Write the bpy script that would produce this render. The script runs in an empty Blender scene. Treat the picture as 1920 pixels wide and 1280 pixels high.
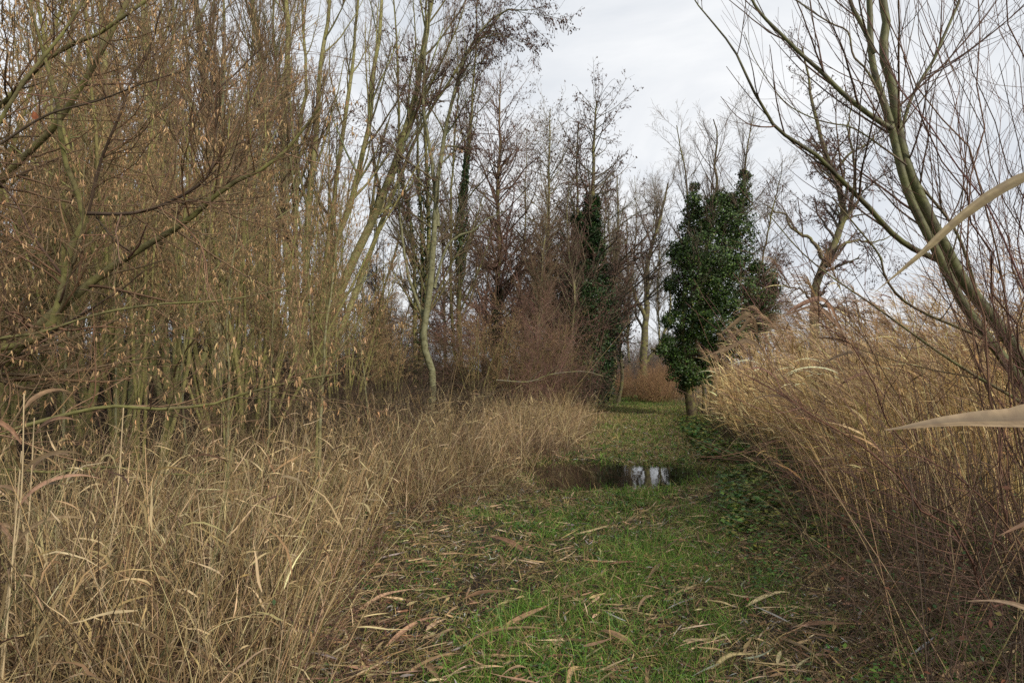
import bpy, math, random
import numpy as np
PI = math.pi
R = np.random.default_rng(7)
random.seed(7)
SC = bpy.context.scene
COL = SC.collection

# ------------------------------------------------------------------ camera, sky, sun, exposure
F = 1150.0                      # focal length in pixels of the 1920 wide photograph
PITCH = math.atan(60 / F)
cam = bpy.data.cameras.new('camera'); camo = bpy.data.objects.new('camera', cam); COL.objects.link(camo)
cam.lens = 36 * F / 1920; cam.sensor_width = 36; cam.clip_end = 3000; cam.clip_start = 0.05
camo.location = (0, 0, 1.6); camo.rotation_euler = (PI / 2 + PITCH, 0, 0)
SC.camera = camo
SUN_EL, SUN_AZ = math.radians(27), math.radians(138)     # azimuth clockwise from +Y (to the right of and behind the viewer)
w = bpy.data.worlds.new('World'); SC.world = w; w.use_nodes = True
nt = w.node_tree; nt.nodes.clear()
def N(nt, t, **k):
    n = nt.nodes.new(t)
    for a, b in k.items(): setattr(n, a, b)
    return n
sky = N(nt, 'ShaderNodeTexSky', sky_type='NISHITA'); sky.sun_disc = False
sky.sun_elevation = SUN_EL; sky.sun_rotation = SUN_AZ
tc = N(nt, 'ShaderNodeTexCoord')
mp = N(nt, 'ShaderNodeMapping'); mp.inputs['Scale'].default_value = (1.0, 1.0, 2.6)
nz = N(nt, 'ShaderNodeTexNoise'); nz.inputs['Scale'].default_value = 2.6; nz.inputs['Detail'].default_value = 7; nz.inputs['Roughness'].default_value = .55
nz.inputs['Distortion'].default_value = .5
rp = N(nt, 'ShaderNodeValToRGB')
rp.color_ramp.elements[0].position = .34; rp.color_ramp.elements[0].color = (7.2, 7.6, 8.15, 1)
rp.color_ramp.elements[1].position = .66; rp.color_ramp.elements[1].color = (9.9, 10.0, 10.1, 1)
mx = N(nt, 'ShaderNodeMix', data_type='RGBA'); mx.inputs['Factor'].default_value = .96
bg = N(nt, 'ShaderNodeBackground'); bg.inputs['Strength'].default_value = .1
wo = N(nt, 'ShaderNodeOutputWorld')
nt.links.new(tc.outputs['Generated'], mp.inputs[0]); nt.links.new(mp.outputs[0], nz.inputs['Vector'])
nt.links.new(nz.outputs['Fac'], rp.inputs[0])
nt.links.new(sky.outputs[0], mx.inputs['A']); nt.links.new(rp.outputs[0], mx.inputs['B'])
nt.links.new(mx.outputs['Result'], bg.inputs[0]); nt.links.new(bg.outputs[0], wo.inputs[0])
sl = bpy.data.lights.new('sun', 'SUN'); sl.energy = 3.7; sl.angle = math.radians(7); sl.color = (1, .91, .77)
so = bpy.data.objects.new('sun', sl); COL.objects.link(so)
so.rotation_euler = (PI / 2 - SUN_EL, 0, -SUN_AZ + PI)
SC.view_settings.view_transform = 'Standard'; SC.view_settings.look = 'None'; SC.view_settings.exposure = 0.05; SC.view_settings.gamma = 1
SC.render.engine = 'CYCLES'
cy = SC.cycles
cy.use_denoising = False; cy.max_bounces = 4; cy.diffuse_bounces = 1; cy.glossy_bounces = 2; cy.transmission_bounces = 2; cy.transparent_max_bounces = 4
cy.sample_clamp_indirect = 2.5; cy.sample_clamp_direct = 6; cy.caustics_reflective = False; cy.caustics_refractive = False

# ------------------------------------------------------------------ helpers
def P(px, py, D):               # where the ray through a pixel of the photograph is D metres ahead
    u = (px - 960) / F; v = (640 - py) / F
    y = math.cos(PITCH) - v * math.sin(PITCH); z = math.sin(PITCH) + v * math.cos(PITCH)
    return np.array([u / y * D, D, 1.6 + z / y * D])
def ptsP(l):                    # [(px,py,D),...]
    return np.array([P(*a) for a in l])
def unit(v): return v / np.maximum(np.linalg.norm(v, axis=-1, keepdims=True), 1e-9)
def resample(pts, S):           # Catmull-Rom through control points
    pts = np.asarray(pts, float)
    p = np.vstack([2 * pts[0] - pts[1], pts, 2 * pts[-1] - pts[-2]])
    n = len(pts) - 1; out = []
    d = np.concatenate([[0], np.cumsum(np.linalg.norm(np.diff(pts, axis=0), axis=1))]); d /= d[-1]
    for s in np.linspace(0, 1, S + 1):
        i = min(int(np.searchsorted(d, s, 'right')) - 1, n - 1); t = (s - d[i]) / max(d[i + 1] - d[i], 1e-9)
        a, b, c, e = p[i], p[i + 1], p[i + 2], p[i + 3]
        out.append(.5 * (2 * b + (c - a) * t + (2 * a - 5 * b + 4 * c - e) * t * t + (3 * b - a - 3 * c + e) * t ** 3))
    return np.array(out)
def vnoise(x, y, s=1.0, o=0.0):
    return (np.sin(x * 1.7 * s + 1.3 + o) * np.cos(y * 1.3 * s - .7 + o) + .6 * np.sin(x * 3.1 * s - y * 2.3 * s + 2 + o) + .4 * np.sin(x * 5.9 * s + 4.7 * y * s + o)
            + .3 * np.cos(9.1 * x * s - 7.3 * y * s + 1 + o)) / 2.3
PUD = (1.62, 10.05)
def pud(x, y):                  # 1 at the puddle's middle, 0 at its edge
    a = np.arctan2(y - PUD[1], x - PUD[0])
    r = np.hypot((x - PUD[0]) / 2.05, (y - PUD[1]) / 1.6)
    return 1 - r / (1 + .13 * np.sin(3 * a + 1) + .09 * np.sin(5 * a) + .05 * np.sin(9 * a + 2))
def Lx(D): return np.interp(D, [2, 3.2, 4.6, 6.1, 7.1, 9.2, 14.2, 30, 45, 60], [-.75, -.95, -1.1, -1.2, -.75, .15, 1.75, 4.5, 6.0, 4])
def Rx(D): return np.interp(D, [2, 3.2, 4.6, 6.1, 9.2, 14.2, 23, 30, 45, 60], [1.4, 1.7, 2.2, 2.6, 3.5, 4.6, 6.4, 8.3, 9.3, 8])
def hz(x, y):
    x = np.asarray(x, float); y = np.asarray(y, float)
    near = np.clip(1.2 - y / 60, .2, 1)
    h = .035 * vnoise(x, y, .9) * near + .012 * vnoise(x, y, 3.3, 2) * near
    h = h + .10 * np.clip((Lx(y) - .2 - x) / 1.5, 0, 1) + .06 * np.clip((x - Rx(y)) / 1.5, 0, 1)
    p = np.clip(pud(x, y) + .25, 0, 1.2)
    return h * (1 - np.clip(p * 2, 0, 1)) - .13 * np.clip(p, 0, .8)

class Geo:
    def __init__(s): s.v = []; s.f = []; s.c = []; s.n = 0
    def add(s, v, f, c):
        v = np.asarray(v, np.float32).reshape(-1, 3); s.v.append(v); s.f.append(np.asarray(f, np.int32).reshape(-1, 4) + s.n)
        c = np.broadcast_to(np.asarray(c, np.float32), (len(v), 3)); s.c.append(c); s.n += len(v)
    def tubes(s, Pt, Rd, k=4, col=(.2, .15, .1)):
        Pt = np.asarray(Pt, float); Rd = np.asarray(Rd, float)
        if Pt.ndim == 2: Pt = Pt[None]; Rd = Rd[None]
        n, S1, _ = Pt.shape
        if n == 0: return
        T = unit(np.gradient(Pt, axis=1))
        m = T.mean(axis=1); ref = np.where(np.abs(m[:, 2:3]) > .75, np.array([[1., .13, 0]]), np.array([[.1, .07, 1.]]))[:, None, :]
        A = unit(np.cross(T, ref)); B = np.cross(T, A)
        a = np.arange(k) * 2 * PI / k
        V = Pt[:, :, None] + Rd[:, :, None, None] * (np.cos(a)[None, None, :, None] * A[:, :, None] + np.sin(a)[None, None, :, None] * B[:, :, None])
        idx = np.arange(n * S1 * k).reshape(n, S1, k)
        f = np.stack([idx[:, :-1], np.roll(idx, -1, 2)[:, :-1], np.roll(idx, -1, 2)[:, 1:], idx[:, 1:]], -1)
        c = np.asarray(col, float)
        if c.ndim == 2: c = np.repeat(c, S1 * k, 0)
        s.add(V, f, c)
    def ribbons(s, Pt, W, col, side=None, fold=0.0):
        Pt = np.asarray(Pt, float); n, S1, _ = Pt.shape
        if n == 0: return
        T = unit(np.gradient(Pt, axis=1))
        if side is None: side = unit(R.normal(size=(n, 3)))
        A = unit(np.cross(T, side[:, None, :]))
        W = np.asarray(W, float)[:, :, None]
        if fold:
            up = np.cross(A, T) * W * fold
            V = np.stack([Pt - A * W + up, Pt, Pt + A * W + up], 2); k = 3
        else:
            V = np.stack([Pt - A * W, Pt + A * W], 2); k = 2
        idx = np.arange(n * S1 * k).reshape(n, S1, k)
        f = np.stack([idx[:, :-1, :-1], idx[:, :-1, 1:], idx[:, 1:, 1:], idx[:, 1:, :-1]], -1)
        c = np.asarray(col, float)
        if c.ndim == 2: c = np.repeat(c, S1 * k, 0)
        s.add(V, f, c)
    def blade(s, q, wv, side, fold, col, k=9):      # one broad leaf with parallel veins running along it
        S1 = len(q); T = unit(np.gradient(q, axis=0)); A = unit(np.cross(T, side)); U = np.cross(A, T); e = np.linspace(-1, 1, k)
        wv = wv * (1 + R.normal(0, .05, S1)); V = q[:, None] + A[:, None] * (wv[:, None] * e[None])[..., None] + U[:, None] * (wv[:, None] * (np.abs(e) ** 1.5 * fold + R.normal(0, .035, k)[None]))[..., None]
        idx = np.arange(S1 * k).reshape(S1, k); f = np.stack([idx[:-1, :-1], idx[:-1, 1:], idx[1:, 1:], idx[1:, :-1]], -1)
        c = np.asarray(col)[None, None] * np.exp(R.normal(0, .22, (1, k, 1)) + R.normal(0, .06, (S1, k, 1)) + .12 * np.sin(np.linspace(0, 7, S1) + R.random() * 6)[:, None, None])
        s.add(V, f, np.clip(c, .01, .8).reshape(-1, 3))
    def leaves(s, C, d, nrm, ln, wd, col):     # kite shaped folded leaves: C base point, d direction
        n = len(C)
        if n == 0: return
        d = unit(d); sd = unit(np.cross(d, nrm)); up = np.cross(sd, d)
        ln = np.broadcast_to(ln, (n,))[:, None]; wd = np.broadcast_to(wd, (n,))[:, None]
        V = np.stack([C, C + d * ln * .45 + sd * wd * .5 + up * wd * .15, C + d * ln, C + d * ln * .45 - sd * wd * .5 + up * wd * .15], 1)
        f = np.arange(n * 4).reshape(n, 4); c = np.asarray(col, float)
        if c.ndim == 2: c = np.repeat(c, 4, 0)
        s.add(V, f, c)
    def build(s, name, m, parent=None, smooth=True):
        me = bpy.data.meshes.new(name)
        v = np.concatenate(s.v); f = np.concatenate(s.f); c = np.concatenate(s.c)
        me.vertices.add(len(v)); me.vertices.foreach_set('co', v.ravel())
        me.loops.add(f.size); me.loops.foreach_set('vertex_index', f.ravel())
        me.polygons.add(len(f)); me.polygons.foreach_set('loop_start', np.arange(0, f.size, 4, dtype=np.int32))
        if smooth: me.polygons.foreach_set('use_smooth', np.ones(len(f), bool))
        me.update(calc_edges=True)
        at = me.attributes.new('tint', 'FLOAT_COLOR', 'POINT')
        at.data.foreach_set('color', np.concatenate([c, np.ones((len(c), 1), np.float32)], 1).astype(np.float32).ravel())
        me.materials.append(m)
        o = bpy.data.objects.new(name, me); COL.objects.link(o)
        if parent is not None: o.parent = parent
        return o

def tint(base, n, v=.18, hue=.06):
    b = np.asarray(base, float)[None] * np.exp(R.normal(0, v, (n, 1))) * np.exp(R.normal(0, hue, (n, 3)))
    return np.clip(b, .004, .85)
def mixtint(cols, wts, n, v=.18, hue=.05):
    i = R.choice(len(cols), n, p=np.array(wts) / sum(wts))
    return np.clip(np.asarray(cols, float)[i] * np.exp(R.normal(0, v, (n, 1))) * np.exp(R.normal(0, hue, (n, 3))), .004, .85)
def tag(o, label, cat=None, group=None, kind=None):
    if label: o['label'] = label
    if cat: o['category'] = cat
    if group: o['group'] = group
    if kind: o['kind'] = kind
    return o
def empty(name, loc=(0, 0, 0)):
    o = bpy.data.objects.new(name, None); COL.objects.link(o); o.location = loc; o.empty_display_size = .2
    return o
def copy_tree(o):
    c = o.copy(); COL.objects.link(c)
    for ch in list(o.children):
        d = ch.copy(); COL.objects.link(d); d.parent = c
        for g in list(ch.children):
            e = g.copy(); COL.objects.link(e); e.parent = d
    return c

def march(p0, d0, L, S, wig, trop, tdir=(0, 0, 1)):
    n = len(p0); P_ = np.empty((n, S + 1, 3)); P_[:, 0] = p0; d = d0; td = np.asarray(tdir, float)
    st = (L / S)[:, None]
    for i in range(S):
        d = unit(d + R.normal(0, wig, (n, 3)) + trop * td); P_[:, i + 1] = P_[:, i] + d * st
    return P_
def spawn(par, n, t0, t1, ang, L, S, wig, trop, rr, rmin, shape=.5, angsd=.2, tp=1.0, tdir=(0, 0, 1), side=None, rtip=.35):
    """children of the polylines par=(P,R): start on them, leave at an angle, wander"""
    Pp, Rp = par; S1 = Pp.shape[1]
    pl = np.linalg.norm(np.diff(Pp, axis=1), axis=2).sum(1)
    i = R.choice(len(Pp), n, p=pl / pl.sum())
    t = t0 + (t1 - t0) * R.random(n) ** tp
    q = t * (S1 - 1); j = np.minimum(q.astype(int), S1 - 2); f = (q - j)[:, None]
    p0 = Pp[i, j] * (1 - f) + Pp[i, j + 1] * f; T = unit(Pp[i, j + 1] - Pp[i, j]); r = Rp[i, j] * (1 - f[:, 0]) + Rp[i, j + 1] * f[:, 0]
    rv = R.normal(size=(n, 3))
    if side is not None: rv = rv + np.asarray(side, float)
    pr = unit(rv - (rv * T).sum(1, keepdims=True) * T)
    a = (ang + R.normal(0, angsd, n))[:, None]
    d = np.cos(a) * T + np.sin(a) * pr
    ln = L * (pl[i] if L <= 1 and L > 0 else 1) if L <= 1 else L * np.ones(n)
    ln = ln * (1 - shape * t) * (.55 + .8 * R.random(n))
    r0 = np.clip(r * rr, rmin, None); taper = np.linspace(1, rtip, S + 1)
    return march(p0, d, ln, S, wig, trop, tdir), np.maximum(r0[:, None] * taper, rmin * .8)

# ------------------------------------------------------------------ materials
def newmat(name):
    m = bpy.data.materials.new(name); m.use_nodes = True
    nt = m.node_tree; nt.nodes.clear(); out = N(nt, 'ShaderNodeOutputMaterial'); b = N(nt, 'ShaderNodeBsdfPrincipled')
    nt.links.new(b.outputs[0], out.inputs[0]); return m, nt, b, out
def mat_tint(name, rough=.7, spec=.3, noise=(30, .35), moss=None, trans=0.0, bump=0.0):
    m, nt, b, out = newmat(name)
    a = N(nt, 'ShaderNodeAttribute', attribute_name='tint')
    tcn = N(nt, 'ShaderNodeTexCoord')
    n1 = N(nt, 'ShaderNodeTexNoise'); n1.inputs['Scale'].default_value = noise[0]; n1.inputs['Detail'].default_value = 4
    nt.links.new(tcn.outputs['Object'], n1.inputs['Vector'])
    mr = N(nt, 'ShaderNodeMapRange'); mr.inputs['From Min'].default_value = .3; mr.inputs['From Max'].default_value = .7
    mr.inputs['To Min'].default_value = 1 - noise[1]; mr.inputs['To Max'].default_value = 1 + noise[1]
    nt.links.new(n1.outputs['Fac'], mr.inputs['Value'])
    mu = N(nt, 'ShaderNodeVectorMath', operation='MULTIPLY')
    nt.links.new(a.outputs['Color'], mu.inputs[0]); nt.links.new(mr.outputs[0], mu.inputs[1])
    col = mu.outputs[0]
    if moss:
        n2 = N(nt, 'ShaderNodeTexNoise'); n2.inputs['Scale'].default_value = moss[3]; n2.inputs['Detail'].default_value = 5
        nt.links.new(tcn.outputs['Object'], n2.inputs['Vector'])
        m2 = N(nt, 'ShaderNodeMapRange'); m2.inputs['From Min'].default_value = .42; m2.inputs['From Max'].default_value = .62; m2.inputs['To Max'].default_value = moss[4]
        nt.links.new(n2.outputs['Fac'], m2.inputs['Value'])
        x = N(nt, 'ShaderNodeMix', data_type='RGBA'); nt.links.new(m2.outputs[0], x.inputs['Factor'])
        nt.links.new(col, x.inputs['A']); x.inputs['B'].default_value = (*moss[:3], 1); col = x.outputs['Result']
    nt.links.new(col, b.inputs['Base Color']); b.inputs['Roughness'].default_value = rough; b.inputs['Specular IOR Level'].default_value = spec
    if bump:
        bp = N(nt, 'ShaderNodeBump'); bp.inputs['Strength'].default_value = bump; bp.inputs['Distance'].default_value = .01
        nt.links.new(n1.outputs['Fac'], bp.inputs['Height']); nt.links.new(bp.outputs[0], b.inputs['Normal'])
    if trans:
        tr = N(nt, 'ShaderNodeBsdfTranslucent'); nt.links.new(col, tr.inputs['Color'])
        ms = N(nt, 'ShaderNodeMixShader'); ms.inputs[0].default_value = trans
        nt.links.new(b.outputs[0], ms.inputs[1]); nt.links.new(tr.outputs[0], ms.inputs[2]); nt.links.new(ms.outputs[0], out.inputs[0])
    return m
M_bark = mat_tint('bark', .85, .2, (22, .45), (.20, .20, .06, 5, .65), bump=.5)
M_smooth = mat_tint('smooth_bark', .6, .35, (14, .45), (.13, .14, .045, 7, .7), bump=.45)
M_pale = mat_tint('lichen_bark', .85, .2, (16, .5), (.20, .20, .12, 9, .7), bump=.6)
M_twig = mat_tint('twig', .8, .25, (9, .25))
M_straw = mat_tint('dry_grass', .7, .25, (6, .2), trans=.25)
M_reedleaf = mat_tint('reed_leaf', .6, .3, (40, .22), (.10, .06, .035, 60, .35), trans=.2)
M_green = mat_tint('green_grass', .55, .35, (5, .25), trans=.3)
M_ivy = mat_tint('ivy_leaf', .5, .35, (3, .3), trans=.08)
M_catkin = mat_tint('catkin', .8, .2, (60, .3), trans=.15)
M_litter = mat_tint('leaf_litter', .75, .2, (35, .3), trans=.1)

def ground_mat():
    m, nt, b, out = newmat('soil')
    t = N(nt, 'ShaderNodeTexCoord')
    def noise(s, d=8):
        n = N(nt, 'ShaderNodeTexNoise'); n.inputs['Scale'].default_value = s; n.inputs['Detail'].default_value = d; n.inputs['Roughness'].default_value = .65
        nt.links.new(t.outputs['Object'], n.inputs['Vector']); return n
    n1, n2, n3 = noise(1.2), noise(9), noise(45)
    r1 = N(nt, 'ShaderNodeValToRGB'); e = r1.color_ramp.elements
    e[0].position = .3; e[0].color = (.012, .009, .006, 1); e[1].position = .75; e[1].color = (.065, .046, .028, 1)
    nt.links.new(n3.outputs['Fac'], r1.inputs[0])
    r2 = N(nt, 'ShaderNodeValToRGB'); e = r2.color_ramp.elements
    e[0].position = .3; e[0].color = (.018, .030, .008, 1); e[1].position = .75; e[1].color = (.075, .095, .022, 1)
    nt.links.new(n3.outputs['Fac'], r2.inputs[0])
    ad = N(nt, 'ShaderNodeMath', operation='ADD'); nt.links.new(n1.outputs['Fac'], ad.inputs[0])
    ml = N(nt, 'ShaderNodeMath', operation='MULTIPLY'); nt.links.new(n2.outputs['Fac'], ml.inputs[0]); ml.inputs[1].default_value = .6
    nt.links.new(ml.outputs[0], ad.inputs[1])
    mr = N(nt, 'ShaderNodeMapRange'); mr.inputs['From Min'].default_value = .78; mr.inputs['From Max'].default_value = 1.0
    nt.links.new(ad.outputs[0], mr.inputs['Value'])
    x = N(nt, 'ShaderNodeMix', data_type='RGBA'); nt.links.new(mr.outputs[0], x.inputs['Factor']); nt.links.new(r1.outputs[0], x.inputs['A']); nt.links.new(r2.outputs[0], x.inputs['B'])
    nt.links.new(x.outputs['Result'], b.inputs['Base Color']); b.inputs['Roughness'].default_value = .85; b.inputs['Specular IOR Level'].default_value = .25
    bp = N(nt, 'ShaderNodeBump'); bp.inputs['Strength'].default_value = .8; bp.inputs['Distance'].default_value = .03
    nt.links.new(n3.outputs['Fac'], bp.inputs['Height']); nt.links.new(bp.outputs[0], b.inputs['Normal'])
    return m
def water_mat():
    m, nt, b, out = newmat('puddle_water')
    b.inputs['Base Color'].default_value = (.012, .010, .006, 1); b.inputs['Roughness'].default_value = .03; b.inputs['IOR'].default_value = 1.33; b.inputs['Specular IOR Level'].default_value = .9
    n = N(nt, 'ShaderNodeTexNoise'); n.inputs['Scale'].default_value = 3; n.inputs['Detail'].default_value = 3
    t = N(nt, 'ShaderNodeTexCoord'); nt.links.new(t.outputs['Object'], n.inputs['Vector'])
    bp = N(nt, 'ShaderNodeBump'); bp.inputs['Strength'].default_value = .05; bp.inputs['Distance'].default_value = .02
    nt.links.new(n.outputs['Fac'], bp.inputs['Height']); nt.links.new(bp.outputs[0], b.inputs['Normal'])
    return m

# ------------------------------------------------------------------ ground and puddle
def grid(xs, ys):
    X, Y = np.meshgrid(xs, ys); Z = hz(X, Y); v = np.stack([X, Y, Z], -1).reshape(-1, 3)
    i = np.arange(len(ys) * len(xs)).reshape(len(ys), len(xs))
    f = np.stack([i[:-1, :-1], i[:-1, 1:], i[1:, 1:], i[1:, :-1]], -1)
    return v, f
def spaced(a, b, n, far):      # dense from a to b, then out to far on both sides
    c = np.linspace(a, b, n); g = np.geomspace(.15, far, 26)
    return np.concatenate([(a - g)[::-1], c, b + g])
g = Geo(); v, f = grid(spaced(-9, 12, 170, 900), spaced(-1, 24, 210, 1500)); g.add(v, f, (.05, .04, .03))
tag(g.build('ground', ground_mat()), 'dark muddy soil with moss under the grass and the trees', kind='structure')
xs = np.linspace(-1.2, 4.9, 60); ys = np.linspace(7.2, 13.2, 60); X, Y = np.meshgrid(xs, ys)
g = Geo(); i = np.arange(X.size).reshape(X.shape); f = np.stack([i[:-1, :-1], i[:-1, 1:], i[1:, 1:], i[1:, :-1]], -1).reshape(-1, 4)
v = np.stack([X, Y, np.full(X.shape, -.036)], -1).reshape(-1, 3); keep = (pud(v[:, 0], v[:, 1]) > -.3)[f].any(1)
g.add(v, f[keep], (.02, .02, .01))
tag(g.build('puddle_water', water_mat()), 'shallow puddle across the track mirroring trees and sky', kind='structure')
WATER = -.062

# ------------------------------------------------------------------ grasses
def blade_paths(B, L, az, th0, kap, S, azj=.15, gl=-9):
    n = len(B); Pt = np.empty((n, S + 1, 3)); Pt[:, 0] = B; th = th0.copy(); a = az.copy()
    for i in range(S):
        st = L / S
        Pt[:, i + 1] = Pt[:, i] + np.stack([np.sin(th) * np.cos(a) * st, np.sin(th) * np.sin(a) * st, np.cos(th) * st], 1)
        th = th + kap / S; a = a + R.normal(0, azj, n)
    return Pt
def lift(Pt, m=.005):
    h = hz(Pt[..., 0], Pt[..., 1]) + m; Pt[..., 2] = np.maximum(Pt[..., 2], h); return Pt
def sampleD(n, a, b, p=1.0): return a * (b / a) ** (R.random(n) ** p)
def wtaper(w, S, tip=.1, mid=None):
    t = np.linspace(0, 1, S + 1)
    prof = 1 - (1 - tip) * t ** 1.5 if mid is None else np.maximum(np.sin(PI * np.clip(t, .02, 1) ** mid), tip)
    return w[:, None] * prof[None]
STRAW = [(.38, .275, .135), (.54, .42, .24), (.23, .155, .08), (.085, .055, .035), (.18, .165, .075)]
def straw_field(n, a, b, x0, x1, hmul, mask=None, clump=.16, wts=(5, 3, 3, 1.3, .6), lw=1.0, upright=.35, per=26, dens=1.0):
    nc = max(n // per, 1); D = sampleD(nc, a, b, dens); x = x0(D) + (x1(D) - x0(D)) * R.random(nc)
    if mask is not None:
        k = mask(x, D); D = D[k]; x = x[k]
    nc = len(D); hc = np.exp(R.normal(0, .22, nc)) * (1 + .35 * vnoise(x, D, 2.1, 4)); brown = vnoise(x, D, 1.3, 8) + R.normal(0, .35, nc) > .02; lean = R.random(nc) * 2 * PI; n = nc * per
    i = np.repeat(np.arange(nc), per)
    off = R.normal(0, clump, (n, 2)) * (.6 + D[i] / 14)[:, None]
    bx = x[i] + off[:, 0]; by = D[i] + off[:, 1]
    k = (by > 1.9) & (pud(bx, by) < -.02 + .25 * R.random(n) ** 3); bx, by, i, off = bx[k], by[k], i[k], off[k]; n = len(bx)
    B = np.stack([bx, by, hz(bx, by) - .01], 1)
    L = hmul(bx, by) * hc[i] * np.exp(R.normal(0, .3, n))
    az = np.where(R.random(n) < .55, lean[i] + R.normal(0, .7, n), R.random(n) * 2 * PI)
    th0 = np.abs(R.normal(upright, .4, n)); kap = np.abs(R.normal(.8, .9, n))
    Pt = lift(blade_paths(B, L, az, th0, kap, 5), .01)
    w = (.0017 + .0016 * R.random(n)) * lw * np.clip(by / 6, .85, 2.6)
    c = mixtint(STRAW, wts, n, .25); c2 = mixtint([(.22, .145, .085), (.13, .085, .05), (.33, .25, .165)], (3, 3, 3), n, .25); c[brown[i]] = c2[brown[i]]
    g = Geo(); g.ribbons(Pt, wtaper(w, 5), c); return g
def hleft(x, y):
    d = np.clip((Lx(y) - x) / .9, 0, 1)
    return (.16 + .52 * d) * np.interp(y, [2, 3.5, 6, 12, 20, 40], [.95, .92, .74, .92, 1.05, 1.1]) * (1 + .3 * vnoise(x, y, .9, 11))
# left bank: near mass, then the pale fine tussocks by the birch and on to the bend
g = straw_field(38000, 2.0, 9.5, lambda D: np.maximum(-1.05 * D - 1.2, Lx(D) - 6.5), lambda D: Lx(D) + .05, hleft, wts=(5, 3, 4, 2.4, .8), upright=.78, lw=1.5, mask=lambda x, y: (vnoise(x, y, 2.6, 6) > .04) & ((x > -.42 * y) | (y < 6.2 + .6 * vnoise(x, y, 1.1))))
tag(g.build('tall_dry_grass', M_straw), 'tangled straw coloured dead grass filling the left foreground', 'grass', kind='stuff')
g = straw_field(90000, 7.5, 26, lambda D: Lx(D) - 6.5, lambda D: Lx(D) + .15, hleft, wts=(6, 3, 2, .5, .6), upright=.5, per=34, clump=.2, mask=lambda x, y: (R.random(len(x)) < np.exp(-(Lx(y) - x) / 2.2)) & (x > -.44 * y) & (vnoise(x, y, 2.1, 2) > -.3))
tag(g.build('fine_dry_grass', M_straw), 'fine pale tussocks of dead grass beside the middle of the track', 'grass', kind='stuff')
g = straw_field(22000, 24, 60, lambda D: np.where(R.random(len(D)) < .5, Lx(D) - 4, Rx(D) + .2), lambda D: np.where(D > 0, Lx(D) - 0, 0) , hleft, wts=(4, 2, 4, 1, .5),
                mask=lambda x, y: (x < Lx(y)) | (x > Rx(y)), lw=1.5)
tag(g.build('distant_dry_grass', M_straw), 'brownish dead grass lining the far bend of the track', 'grass', kind='stuff')

# longer dead stems in the left bank
def stems(n, a, b, x0, x1, h, r, cols, wts, lean=.28, S=6, mask=None, dens=1.0):
    D = sampleD(n, a, b, dens); x = x0(D) + (x1(D) - x0(D)) * R.random(n)
    if mask is not None: k = mask(x, D); D = D[k]; x = x[k]
    n = len(D); B = np.stack([x, D, hz(x, D) - .02], 1); L = h[0] + (h[1] - h[0]) * R.random(n)
    Pt = lift(blade_paths(B, L, R.random(n) * 2 * PI, np.abs(R.normal(lean, .2, n)), np.abs(R.normal(.15, .2, n)), S, .05))
    rr = (r * (.7 + .6 * R.random(n)))[:, None] * np.linspace(1, .45, S + 1)[None]
    g = Geo(); g.tubes(Pt, rr, 3, mixtint(cols, wts, n, .2)); return g, Pt
g, Pt = stems(3600, 2.2, 20, lambda D: np.maximum(Lx(D) - 5.0, -.6 * D - 1), lambda D: Lx(D) - .1, (.5, 1.35), .003, STRAW, (4, 4, 2, 1, 1), .38)
gl = Geo()
# a few broad leaves on those stems
par = (Pt, np.full(Pt.shape[:2], .003))
lp, _ = spawn(par, 9000, .1, .98, .7, 1.001, 5, .16, -.16, 1, .002, 0, .3)
L0 = lp[:, :1]; lp = L0 + (lp - L0) * (.10 + .17 * R.random((len(lp), 1, 1)))
gl.ribbons(lift(lp), wtaper(.0016 + .0042 * R.random(len(lp)) ** 1.3, 5, .08, .55), mixtint(STRAW, (4, 5, 3, 1, 0), len(lp), .2))
o = g.build('dead_stems', M_straw); tag(o, 'thin upright dead stems with dry leaves over the left grass', 'dead stems', kind='stuff')
gl.build('leaf', M_straw, o)

# green turf of the track
def track_x(n, D, e0=.15, e1=.1): return Lx(D) - e0 + (Rx(D) - Lx(D) + e0 + e1) * R.random(n)
GREEN = [(.12, .235, .034), (.18, .30, .048), (.055, .13, .022), (.21, .22, .06), (.38, .29, .13)]
def turf(n, a, b, p, L, w, mask, wts, S=3, up=.5, per=12, cl=.05):
    nc = n // per; D = sampleD(nc, a, b, p); x = track_x(nc, D, .9, .9); k = mask(x, D); D = D[k]; x = x[k]; nc = len(D); i = np.repeat(np.arange(nc), per); n = len(i)
    bx = x[i] + R.normal(0, cl, n) * (1 + D[i] / 9); by = D[i] + R.normal(0, cl, n) * (1 + D[i] / 5)
    k = (by > 1.8) & (pud(bx, by) < .02 + .5 * R.random(n) ** 3 + .3 * (vnoise(bx, by, 2.6, 7) > .55)); bx, by = bx[k], by[k]; n = len(bx)
    B = np.stack([bx, by, hz(bx, by) - .004], 1)
    Pt = blade_paths(B, L * np.exp(R.normal(0, .35, n)), R.random(n) * 2 * PI, np.abs(R.normal(up, .35, n)), np.abs(R.normal(.9, .6, n)), S)
    g.ribbons(lift(Pt, .003), wtaper(w * (.7 + .6 * R.random(n)) * np.clip(by / 5, .9, 4), S), mixtint(GREEN, wts, n, .25, .07))
def gmask(x, y):
    f = vnoise(x, y, 1.5) + .55 * vnoise(x, y, 4.5, 3) + .3 * R.normal(size=len(x))
    c = (Lx(y) + Rx(y)) / 2 + .35; hw = (Rx(y) - Lx(y)) / 2
    return f > .14 + 1.0 * np.clip(np.abs(x - c) / hw - .35, -.25, 2)
g = Geo()
turf(150000, 2.3, 11, 1.1, .095, .0026, gmask, (6, 4, 3, 1, .4))
turf(60000, 9, 45, .9, .075, .0022, lambda x, y: np.abs(x - (Lx(y) + Rx(y)) / 2) < 3.2, (3, 3, 2, 4, 1.5))
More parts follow.
